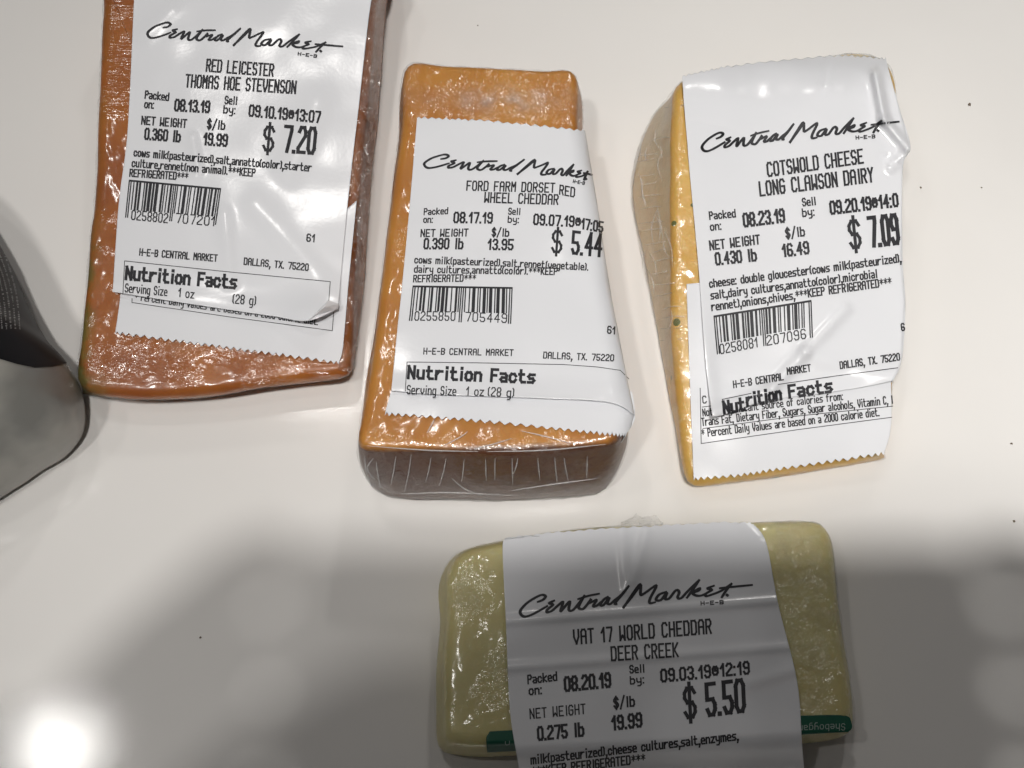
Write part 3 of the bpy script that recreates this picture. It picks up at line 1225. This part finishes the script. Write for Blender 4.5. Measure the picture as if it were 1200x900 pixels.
def c3_milky(v, kd):
    x, y = at_px(v)
    if kd[0] == 'side' and x < 800:
        g = max(abs(math.sin(y / 9.0 + noise.noise(v * 90) * 2)) ** 8, abs(math.sin(x / 6.0 + y / 40 + noise.noise(v * 120) * 2)) ** 10)
        return (0.015 + 0.07 * g) * (1 - sstep(420, 540, y))
    return 0.22 * (1 - sstep(70, 92, y))


m_f3 = mat_film('cling_film_netted', 0.8, 0.12, (1.0, 1.0, 1.0), 0.0)
f3 = C3.build(m=300, sides=30, bev=6, caps=60, off=0.0003, name='plastic_wrap', mat=m_f3, parent=K3, disp=film_disp(0.0005, 31), attrs={'crumple': c3_crumple, 'milky': c3_milky})

fc = []
for k in range(22):                            # the film's fine creases across and along the rind
    y = 128 + k * 13 + random.uniform(-4, 4)
    xe = edge_x([(790, 100), (741, 190), (743, 250), (757, 320), (772, 400)], y)
    fc.append([(xe + random.uniform(2, 14), y, 0.0002), (xe + 24, y - random.uniform(0, 4), 0.0003), (xe + random.uniform(24, 36), y - random.uniform(2, 6), 0.0002)])
fc += streaks(31, 26, (742, 130, 788, 380), 84, 6, 34)
crease_tubes('film_crease', fc, mat_crease('film_net_crease', 0.2), f3, surface(f3), 0.00013)
E3 = [(1046, 85), (1055, 127), (1066, 172), (1059, 200), (1057, 300), (1061, 356), (1057, 424), (1048, 445)]
w3 = waves(9.0, 0.0009)


def droop3(x, y):
    r = 4.0
    d = (x - (edge_x(E3, y) - r)) / r
    if d <= 0:
        return 0.0
    d = min(d, 0.95)
    return -0.0008 * (1 - math.sqrt(1 - d * d))


cr3 = creases([((838,484),(905,455),0.0016,9), ((905,455),(944,412),0.0016,8), ((944,412),(990,362),0.0011,8),
               ((1026,86),(1036,140),0.0024,6), ((1036,140),(1064,174),0.0022,6), ((972,66),(968,100),0.0005,7), ((1045,195),(1068,172),0.0012,7), ((1040,186),(1058,196),-0.0006,6), ((960,420),(1050,440),0.0007,12)])


def lift3(x, y):
    fy = 487 - (x - 846) * 0.205
    d = fy - y
    r = 0.0010 * math.exp(-(max(d, 0) / 16) ** 2)
    r += 0.0018 * math.exp(-((x - 835) ** 2 + (y - 486) ** 2) / 24 ** 2)
    r += 0.0012 * math.exp(-((x - edge_x([(819, 330), (835, 488)], y)) / 10) ** 2) * sstep(300, 420, y)
    return r


def top3(x, y):
    k = 1 - sstep(100, 170, y)
    return k * (0.0006 + 0.0009 * noise.noise(Vector((x / 62, y / 60, 3))) + 0.00012 * noise.noise(Vector((x / 18, y / 22, 8)))) if k > 0 else 0.0


T3 = Label(C3, [[(804.6,332.7),(860,328),(930,322),(1000,316),(1040,312)], [(808.7,455),(870,447),(930,438),(990,430),(1044,440)], [(811,510),(870,502),(930,493),(990,485),(1044,500)], [(813,561.5),(865,557),(915,549.5),(980,540),(1036,531)]], 0.0010, lambda x, y: w3(x, y) * 0.35)
t3 = T3.build('label_tail', M_PAPER, K3, nu=200, nv=120, teeth_bottom=4.5, tooth=8.6)
UP3 = (-0.1, -1)
pt = Print()
pt.text('Not a significant source of calories from:', 824, 487.5, 988, 468.2, 8, 0.17, UP3)
pt.text('Trans Fat, Dietary Fiber, Sugars, Sugar alcohols, Vitamin C, I', 823, 498.8, 1046, 472.5, 8.6, 0.17, UP3)
pt.text('* Percent Daily Values are based on a 2000 calorie diet.', 823, 512, 1030.5, 487, 8.6, 0.17, UP3)
pt.text('C', 824, 472.5, 828, 472, 8, 0.17, UP3)
pt.stroke([(824,502.2),(935,487.5),(1046,476)], 0.9)
pt.stroke([(823,477),(835,475.5)], 0.9)
pt.stroke([(820.5,455),(821.7,519.8),(935,503.5),(1045,489)], 0.9)
pt.build('tail_print', T3.ink, M_INK, t3)
P3 = Label(C3, [
    [(799.5,89.5),(828,83),(856,77.5),(915,71),(975,65.5),(1010,66),(1038,68.5)],
    [(802,127),(840,122),(880,118),(930,115),(980,113),(1022,115),(1054,127)],
    [(805.5,168),(845,166),(890,164),(930,163),(980,164),(1030,168),(1067,172)],
    [(808,200),(850,198),(890,197),(930,196),(980,196),(1025,196),(1058,198)],
    [(818,306),(860,304),(900,302),(940,301),(985,300),(1025,300),(1057.6,300)],
    [(824,388),(860,384),(900,379),(945,373),(985,368),(1025,362),(1061,357)],
    [(829,445),(862,441),(897,436),(945,431),(985,425),(1025,421),(1057,420)],
    [(835,488),(846,486.7),(894,470.5),(944,463.5),(985,458),(1020,452),(1047,446)]], 0.0014, lambda x, y: max(w3(x, y) + cr3(x, y) + lift3(x, y) + top3(x, y), -0.0004) + droop3(x, y), -1)
P3.ink_up = 0.00016
p3 = P3.build('price_label', M_PAPER, K3, nu=190, nv=230, teeth_top=2.2, tooth=9, skirt=0.008)
pr = Print()
logo(pr, L1A, ((823.5, 173), (1053, 142.6), (-0.1, -1)), 1.1)
pr.build('logo_print', P3.ink, M_INK, p3)
o3 = dict(up=UP3)
pr = Print()
common_lines(pr, [
    ('COTSWOLD CHEESE', 900.3, 206.5, 1011.6, 190.6, 15.5, dict(up=UP3, bold=0.15)),
    ('LONG CLAWSON DAIRY', 891.3, 229.3, 1023.6, 212.5, 15.8, dict(up=UP3, bold=0.15)),
    ('Packed', 832, 257, 862, 254, 8.5, o3), ('on:', 833, 269.8, 845.4, 268.4, 8.5, o3), ('08.23.19', 872.3, 265.3, 919.5, 259.6, 14.5, o3),
    ('Sell', 941, 241.2, 956, 239.6, 8.5, o3), ('by:', 941, 253.6, 954.6, 252, 8.5, o3), ('09.20.19@14:0', 974, 250.6, 1052.5, 241.2, 14, o3),
    ('NET WEIGHT', 832.5, 292.6, 890.4, 285.4, 10, o3), ('$/lb', 921.6, 278.5, 943, 276, 10, o3), ('0.430 lb', 839.5, 310, 886.5, 305, 13, o3),
    ('16.49', 918, 300.4, 948, 296.6, 13.3, o3), ('$', 997.5, 290.5, 1009, 289.3, 31, dict(up=UP3, bold=0.12)), ('7.09', 1021, 288.3, 1053.5, 284.6, 33, dict(up=UP3, bold=0.14)),
    ('cheese: double gloucester(cows milk(pasteurized),', 832, 336.7, 1056, 306.6, 8.8, o3),
    ('salt,dairy cultures,annatto(color),microbial', 833.6, 350.4, 1028, 325, 8.8, o3),
    ('rennet),onions,chives,***KEEP REFRIGERATED***', 834.5, 363.8, 1044.5, 334.2, 8.8, o3),
    ('6', 1056.8, 387.4, 1060.2, 387, 8, o3), ('H-E-B CENTRAL', 860, 454.3, 918, 445, 7.6, o3), ('MARKET', 923, 438.8, 950, 434.8, 7.6, o3),
    ('DALLAS, TX. 75220', 985, 432, 1054.5, 421.8, 7.8, o3)])
pr.text('Nut', 849, 484.5, 873, 480, 13.5, 0.25, UP3)
pr.text('rition', 876, 475.5, 915.5, 467.5, 13.5, 0.25, UP3)
pr.text('Facts', 925.5, 465.5, 975, 458.5, 13.5, 0.25, UP3)
pr.stroke([(848,484),(846.5,468),(880,461)], 0.9)
pr.stroke([(912,450.5),(980,440.5),(1052,431)], 0.9)
pr.build('text_print', P3.ink, M_INK, p3)
pr = Print()
barcode(pr, None, '0258081207096', (836.2,371), (951,352.5), (839,402.5), (951.5,382.5), 13, 2.4)
pr.text('0258081', 844.5, 414.6, 888, 406.3, 10.8, 0.13, UP3)
pr.text('207096', 899.5, 404.6, 944.6, 396.3, 10.8, 0.13, UP3)
pr.build('barcode_print', P3.ink, M_INK, p3)

# ================================================================== cheese 4 (bottom, $5.50)
C4 = Cheese(
    [(531,652),(521,680),(523,720),(518,785),(518,864),(530,874),(572,876),(680,873),(800,868),(940,862),(992,853),(1003,838),(997,790),(989,741),(983,690),(978,642),(970,617),(955,609),(890,610),(800,613),(725,615),(660,621),(595,631),(548,641)],
    [None, None, None, None, None, (531,878), (573,881), (680,878), (800,873), (940,866), (990,857), None, None, None, None, None, None, None, None, None, None, None, None, None],
    (0.0145, 0.03, -0.06, 0.0, 0.02), bevel=0.0035, bulge=0.0012)
K4 = thing('cheese_wedge', 'pale cream wrapped cheese block labelled $5.50 with a green sticker along one edge', 'cheese', (C4.c.x, C4.c.y, 0), GROUP)
m_c4 = mat_cheese('cheese_pale', (0.72, 0.66, 0.33), (0.63, 0.55, 0.25), ((0.55, 0.50, 0.25), (0.6, 0.55, 0.3)))
C4.build(name='cheese_block', mat=m_c4, parent=K4, disp=body_disp(0.0006, 43), attrs={'rind': lambda v, kd: 0.0})


def c4_crumple(v, kd):
    x, y = at_px(v)
    a = math.exp(-((x - 545) / 30) ** 2 - ((y - 700) / 26) ** 2)
    b = sstep(890, 915, x) * (0.9 - 0.5 * sstep(955, 985, x))
    return min(1, a + b)


m_f4 = mat_film('cling_film_loose', 1.0, 0.14, (0.8, 1.0, 1.0), 0.9)
f4 = C4.build(m=280, sides=8, bev=6, caps=80, off=0.0003, name='plastic_wrap', mat=m_f4, parent=K4, disp=film_disp(0.0007, 47), attrs={'crumple': c4_crumple})
# gathered end of the film sticking out at the far edge
vs, fs = [], []
nx, ny = 24, 8
for j in range(ny + 1):
    for i in range(nx + 1):
        u, v = i / nx, j / ny
        x = 728 + 48 * u + 4 * v * math.sin(u * 9)
        y = 615 - (3 + 9 * math.sin(math.pi * min(1, u * 1.1)) ** 0.6) * v + 1.5 * math.sin(u * 14) * v
        p = at(x, y, 0.013 - 0.004 * v)
        p.z += 0.0022 * noise.noise(Vector((u * 11, v * 5, 2)))
        vs.append(p)
for j in range(ny):
    for i in range(nx):
        a = j * (nx + 1) + i
        fs.append((a, a + 1, a + nx + 2, a + nx + 1))
g = mesh('film_end', vs, fs, m_f4, f4)
at_ = g.data.attributes.new('crumple', 'FLOAT', 'POINT'); at_.data.foreach_set('value', [1.0] * len(vs))
at_ = g.data.attributes.new('milky', 'FLOAT', 'POINT'); at_.data.foreach_set('value', [0.03] * len(vs))

# green sticker
M_GREEN = mat_plain('green_sticker', (0.006, 0.075, 0.045), 0.35, 0.5)
M_PALE = mat_plain('sticker_lettering', (0.30, 0.36, 0.33), 0.5, 0.3)
G4 = Label(C4, [[(574,857),(660,852.5),(750,848),(850,843),(940,838.5),(985,838),(996,841)], [(570,864),(660,860),(750,856),(850,851),(940,847),(986,845),(998.5,849)], [(570,872),(660,869),(750,865),(850,860),(940,855.5),(986,852),(998,854)], [(571,882),(660,877),(750,873),(850,868),(940,861),(984,858.5),(994,858)]], 0.0008,
           lambda x, y: -0.0045 * max(0, (y - (868 - (x - 571) * 0.033)) / 14) ** 2, -1)
g4 = G4.build('green_sticker', M_GREEN, K4, nu=120, nv=20)
pr = Print()
pr.text('Sheboygan', 990, 848, 936, 850.5, 7.5, 0.12, up=(0.0, 1))
pr.build('sticker_print', G4.ink, M_PALE, g4)
pr = Print()
pr.text('n', 597, 868.5, 592, 869, 6, 0.14, up=(0.0, 1))
pr.build('sticker_print', G4.ink, M_PALE, g4)

w4 = waves(13.0, 0.0008)
cr4 = creases([((592,728),(912,703),0.0007,6), ((596,782),(930,757),0.0006,6), ((729,622),(735,690),0.0007,8), ((758,622),(742,680),0.0006,7), ((880,800),(930,785),0.0004,8), ((870,612),(888,630),-0.0006,8)])
P4 = Label(C4, [
    [(592,632),(600,629.5),(660,623),(730,618.5),(800,614.5),(872,612),(889,620)],
    [(589,645),(640,642),(690,640),(740,637),(800,634),(850,632),(899,640)],
    [(593,733),(645,728),(700,725),(750,721),(800,717),(860,712),(912,708)],
    [(597.5,832),(650,828),(700,823),(755,818),(815,812),(875,805),(934,798)],
    [(608,900),(660,895),(715,890),(770,886),(830,882),(890,878),(940,872)],
    [(612,940),(665,936),(715,933),(770,930),(830,927),(890,924),(944,920)]], 0.0018, lambda x, y: w4(x, y) + cr4(x, y) + (-0.011 * sstep(872, 935, y + (x - 608) * 0.05)), -1)
p4 = P4.build('price_label', M_PAPER, K4, nu=170, nv=190, teeth_top=1.8, tooth=9)
pr = Print()
logo(pr, L1A, ((610.5, 717.5), (881, 685.5), (-0.05, -1)), 1.15)
pr.build('logo_print', P4.ink, M_INK_SOFT, p4)
UP4 = (-0.05, -1)
o4 = dict(up=UP4)
pr = Print()
common_lines(pr, [
    ('VAT 17 WORLD CHEDDAR', 673, 754.5, 833.5, 741.7, 16, dict(up=UP4, bold=0.14)), ('DEER CREEK', 717, 773.8, 794.7, 769, 15.5, dict(up=UP4, bold=0.14)),
    ('Packed', 619, 801, 652.5, 797, 9.5, o4), ('on:', 620.5, 814, 635, 812.6, 9.5, o4), ('08.20.19', 662.5, 809.5, 715.4, 804.3, 15.5, o4),
    ('Sell', 738.5, 788.6, 755, 787.4, 8.5, o4), ('by:', 739, 801.5, 755, 800, 8.5, o4), ('09.03.19@12:19', 775.3, 798.6, 878, 789, 13.5, o4),
    ('NET WEIGHT', 621.5, 842, 686, 836, 11, dict(up=UP4, bold=0.14)), ('$/lb', 720, 829.3, 743.5, 827, 11, o4), ('0.275 lb', 631, 867, 684, 861.8, 14.5, o4),
    ('19.99', 718, 855, 752, 850.8, 15, o4), ('$', 803.5, 841, 815.5, 839.5, 34, dict(up=UP4, bold=0.12)), ('5.50', 829.5, 838, 872.7, 832.7, 36, dict(up=UP4, bold=0.13)),
    ('milk(pasteurized),cheese cultures,salt,enzymes,', 622.6, 895.3, 865, 866.7, 9.8, o4),
    ('***KEEP REFRIGERATED***', 624, 909, 755.7, 893.5, 9.8, o4)])
pr.build('text_print', P4.ink, M_INK_SOFT, p4)

# ================================================================== rounded plastic pack at the left edge
PZ = 0.016                                       # height of its widest line above the worktop
pack_px = [(0,295),(22,345),(48,392),(76,424),(86,452),(84,490),(62,520),(30,540),(0,560),(-70,598),(-150,602),(-215,560),(-240,470),(-232,370),(-195,270),(-140,205),(-80,205),(-35,240)]
PK = [at(x, y, PZ) for x, y in pack_px]
pc = sum((p.xy for p in PK), Vector((0, 0))) / len(PK)
m = 260
n_ = len(PK)
rim = [catmull(*[PK[(int(k / m * n_) + jj) % n_] for jj in (-1, 0, 1, 2)], k / m * n_ - int(k / m * n_)) for k in range(m)]
rings = []
for z, ins in ((0.0006, 0.0034), (0.003, 0.0018), (0.007, 0.0007), (0.011, 0.0002)):
    rings.append([Vector((*(p.xy + (pc - p.xy).normalized() * ins), z)) for p in rim])
NR = 70
for k in range(NR):
    u = k / NR
    hh = PZ + 0.045 * (1 - (1 - u) ** 2) ** 0.62
    rings.append([Vector((*p.xy.lerp(pc, u), hh + 0.0007 * noise.noise(Vector((*(p.xy.lerp(pc, u) * 90), 4))) * min(1, u * 6))) for p in rim])
vs = [v for r in rings for v in r] + [Vector((pc.x, pc.y, PZ + 0.045))]
fs = [(i * m + k, i * m + (k + 1) % m, (i + 1) * m + (k + 1) % m, (i + 1) * m + k) for i in range(len(rings) - 1) for k in range(m)]
fs += [((len(rings) - 1) * m + k, (len(rings) - 1) * m + (k + 1) % m, len(vs) - 1) for k in range(m)]
fs.append(tuple(range(m - 1, -1, -1)))
KB = thing('plastic_pack', 'rounded cloudy plastic pack with a black printed top beside the orange-brown wedge', 'package', (pc.x, pc.y, 0))
t = NT('cloudy_plastic')
co = t.coord()
nb = t.bump(t.noise(co, 60, 3), 0.4, 0.0015)
colr = t.mix(t.ramp(t.noise(co, 38, 3), [(0.42, (0, 0, 0)), (0.60, (1, 1, 1))]), (0.24, 0.24, 0.225), (0.40, 0.39, 0.36))
M_CLOUDY = t.done(principled(t, colr, 0.33, nb, spec=0.4))
M_BLACK = mat_plain('black_label_plastic', (0.008, 0.008, 0.010), 0.5, 0.15)
bo = mesh('body', vs, fs, M_CLOUDY, KB)
hitp = surface(bo)
LINE = [(-300, 330), (-100, 392), (-40, 411), (0, 421), (20, 427), (40, 431), (60, 430), (100, 421)]   # edge of the black print
bm = bmesh.new(); bm.from_mesh(bo.data)
for (xa, ya), (xb, yb) in zip(LINE, LINE[1:]):
    pn = ray(xa, ya).cross(ray(xb, yb)).normalized()
    bmesh.ops.bisect_plane(bm, geom=bm.verts[:] + bm.edges[:] + bm.faces[:], plane_co=CAM, plane_no=pn)


def line_y(x):
    for (xa, ya), (xb, yb) in zip(LINE, LINE[1:]):
        if x <= xb:
            return ya + (yb - ya) * (x - xa) / (xb - xa)
    return LINE[-1][1]


kill = []
for f in bm.faces:
    x, y = at_px(f.calc_center_median())
    if y > line_y(x):
        kill.append(f)
bmesh.ops.delete(bm, geom=kill, context='FACES')
bmesh.ops.delete(bm, geom=[f for f in bm.faces if f.calc_center_median().z < 0.0015], context='FACES')
bm.normal_update()
for v in bm.verts:
    v.co += (v.normal if v.normal.dot(v.co - Vector((pc.x, pc.y, 0.01))) > 0 else -v.normal) * 0.00025
me = bpy.data.meshes.new('black_label'); bm.to_mesh(me); bm.free()
bl = link('black_label', me, M_BLACK, KB)
me.polygons.foreach_set('use_smooth', [True] * len(me.polygons))
# small pale print on the black top: rows of fine marks, too small to read
M_MARK = mat_plain('pale_fine_print', (0.30, 0.30, 0.30), 0.5, 0.3)
hitb = surface(bl)
rnd = random.Random(5)
vs, fs = [], []
for row in range(5):
    path = [Vector((3 - row * 5.2, 292 + row * 3)), Vector((13 - row * 5.2, 322)), Vector((19.5 - row * 5.2, 350)), Vector((23 - row * 5.2, 386))]
    d = 0.0
    while d < 1.0:
        ln = rnd.uniform(0.006, 0.016)
        if rnd.random() < 0.85:
            a, b = spline(path, d), spline(path, min(1, d + ln))
            wv = Vector((rnd.uniform(0.8, 2.4), rnd.uniform(-0.6, 0.6)))
            qs = [hitb(p.x, p.y, 0.0001) for p in (a - wv / 2, b - wv / 2, b + wv / 2, a + wv / 2)]
            if all(qs):
                k = len(vs)
                vs += qs
                fs.append((k, k + 1, k + 2, k + 3))
        d += ln + rnd.uniform(0.006, 0.012)
fp = mesh('fine_print', vs, fs, M_MARK, bl, smooth=False)
fp['kind'] = 'stuff'

# ================================================================== crumbs
M_CRUMB = mat_plain('crumb', (0.16, 0.13, 0.10), 0.7, 0.2, 0.3, 900)
for k, (x, y, r) in enumerate(((1136,123,0.00045),(1079,220,0.0003),(1188,611,0.00032),(1150,220,0.00022),(235,747,0.00028),(1185,520,0.0003),(560,30,0.00022))):
    bm = bmesh.new()
    bmesh.ops.create_icosphere(bm, subdivisions=2, radius=r)
    for v in bm.verts:
        v.co *= 1 + 0.5 * noise.noise(v.co * 3000 + Vector((k * 7, 0, 0)))
        v.co.z *= 0.7
    me = bpy.data.meshes.new('crumb')
    bm.to_mesh(me); bm.free()
    o = link('crumb', me, M_CRUMB)
    p = at(x, y, 0.0)
    o.location = (p.x, p.y, r * 0.62)
    tag(o, 'tiny dark crumb lying on the bare white worktop', 'crumb', 'crumbs on the worktop')

# ================================================================== the phone and the person whose shadow falls on the worktop
RX = Matrix.Rotation(TILT, 4, 'X')


def loc_cam(x, y, z):
    return CAM + RX.to_3x3() @ Vector((x, y, z))


M_PHONE = mat_plain('black_phone_glass', (0.012, 0.012, 0.014), 0.15, 0.5)
M_METAL = mat_plain('grey_phone_metal', (0.20, 0.20, 0.21), 0.35, 0.5)
KP = thing('smartphone', 'dark smartphone held level above the wrapped cheeses', 'phone', CAM)


def cam_box(name, c, size, mat, bev):
    bm = bmesh.new()
    bmesh.ops.create_cube(bm, size=1)
    for v in bm.verts:
        v.co = Vector((v.co.x * size[0], v.co.y * size[1], v.co.z * size[2]))
    vert = [e for e in bm.edges if abs((e.verts[0].co - e.verts[1].co).z) > 1e-5]
    bmesh.ops.bevel(bm, geom=vert, offset=bev, segments=6, affect='EDGES', profile=0.5)
    for v in bm.verts:
        v.co = loc_cam(v.co.x + c[0], v.co.y + c[1], v.co.z + c[2])
    me = bpy.data.meshes.new(name)
    bm.to_mesh(me); bm.free()
    return link(name, me, mat, KP)


PX0, PX1, PY0, PY1 = -0.034, 0.110, -0.060, 0.010
cam_box('phone_body', ((PX0 + PX1) / 2, (PY0 + PY1) / 2, 0.0080), (PX1 - PX0, PY1 - PY0, 0.0072), M_METAL, 0.010)
cam_box('screen', ((PX0 + PX1) / 2, (PY0 + PY1) / 2, 0.0121), (PX1 - PX0 - 0.004, PY1 - PY0 - 0.004, 0.0008), M_PHONE, 0.008)
cam_box('lens_bump', (0.0, 0.0, 0.0037), (0.012, 0.012, 0.0012), M_PHONE, 0.005)

M_SHIRT = mat_plain('dark_knit', (0.03, 0.032, 0.04), 0.85, 0.2, 0.3, 400)
M_SKIN = mat_plain('skin', (0.48, 0.28, 0.20), 0.5, 0.35, 0.1, 300)
M_TROUSER = mat_plain('dark_denim', (0.025, 0.03, 0.05), 0.85, 0.2, 0.3, 500)
M_HAIR = mat_plain('dark_hair', (0.02, 0.014, 0.01), 0.6, 0.3, 0.5, 500)


def skin(name, chains, mat, parent, sub=2):
    """one continuous surface grown round joints; chains share their first joint by position"""
    verts, edges, rad, index = [], [], [], {}
    for ch in chains:
        prev = None
        for p, r in ch:
            key = tuple(round(c, 5) for c in p)
            if key not in index:
                index[key] = len(verts)
                verts.append(p); rad.append(r)
            k = index[key]
            if prev is not None:
                edges.append((prev, k))
            prev = k
    me = bpy.data.meshes.new(name)
    me.from_pydata([tuple(v) for v in verts], edges, [])
    o = link(name, me, mat, parent)
    md = o.modifiers.new('skin', 'SKIN')
    md.use_smooth_shade = True
    for k, v in enumerate(me.skin_vertices[0].data):
        v.radius = (rad[k], rad[k])
        v.use_root = (k == 0)
    o.modifiers.new('sub', 'SUBSURF').render_levels = sub
    o.modifiers['sub'].levels = sub
    return o


KH = thing('person', 'person in dark clothes leaning over the worktop, holding up a phone with both hands', 'person', (0.05, -0.62, -0.90))
pel, chest, neck = Vector((0.05, -0.66, 0.02)), Vector((0.05, -0.60, 0.30)), Vector((0.05, -0.555, 0.50))
hL, hR = loc_cam(PX0 - 0.012, -0.030, 0.006), loc_cam(PX1 + 0.012, -0.030, 0.006)
body = [[(pel, 0.15), (Vector((0.05, -0.63, 0.16)), 0.14), (chest, 0.15), (Vector((0.05, -0.575, 0.42)), 0.09), (neck, 0.055), (Vector((0.05, -0.52, 0.57)), 0.060), (Vector((0.05, -0.495, 0.64)), 0.088), (Vector((0.05, -0.50, 0.72)), 0.080)]]
for sd, hd in ((-1, hL), (1, hR)):
    sh = Vector((0.05 + sd * 0.19, -0.58, 0.41)); el = Vector((0.05 + sd * 0.27, -0.50, 0.13)) if sd > 0 else Vector((-0.27, -0.37, 0.12))
    wr = hd + (Vector((-0.052, -0.008, -0.054)) if sd < 0 else Vector((0.035, -0.075, -0.012)))
    body.append([(chest, 0.15), (sh, 0.062), (sh.lerp(el, 0.5), 0.050), (el, 0.042), (el.lerp(wr, 0.4), 0.038), (wr, 0.026), (wr.lerp(hd, 0.55), 0.027)])
    hip = Vector((0.05 + sd * 0.10, -0.67, -0.06))
    body.append([(pel, 0.15), (hip, 0.085), (Vector((0.05 + sd * 0.11, -0.64, -0.46)), 0.058), (Vector((0.05 + sd * 0.11, -0.68, -0.82)), 0.042), (Vector((0.05 + sd * 0.12, -0.66, -0.865)), 0.035), (Vector((0.05 + sd * 0.12, -0.56, -0.872)), 0.028)])
bd = skin('body', body, M_SHIRT, KH)
for sd, hd in ((-1, hL), (1, hR)):
    wr = hd + (Vector((-0.052, -0.008, -0.054)) if sd < 0 else Vector((0.035, -0.075, -0.012)))
    palm = wr.lerp(hd, 0.62)
    ch = [[(wr.lerp(hd, 0.2), 0.022), (palm, 0.024)]]
    for q in range(4):                         # fingers curl under the far edge of the phone
        yy = 0.004 - q * 0.017
        ch.append([(palm, 0.024), (loc_cam((PX0 if sd < 0 else PX1) + sd * 0.015, yy - 0.006, 0.006), 0.009), (loc_cam((PX0 if sd < 0 else PX1) + sd * 0.008, yy, -0.004), 0.0078), (loc_cam((PX0 if sd < 0 else PX1) - sd * 0.004, yy + 0.002, -0.004), 0.006)])
    ch.append([(palm, 0.024), (loc_cam((PX0 if sd < 0 else PX1) + sd * 0.008, -0.066, 0.015), 0.011), (loc_cam((PX0 if sd < 0 else PX1) - sd * 0.014, -0.045, 0.022), 0.009), (loc_cam((PX0 if sd < 0 else PX1) - sd * 0.028, -0.034, 0.021), 0.0075)])
    hand = skin('hand', ch, M_SKIN, KH)
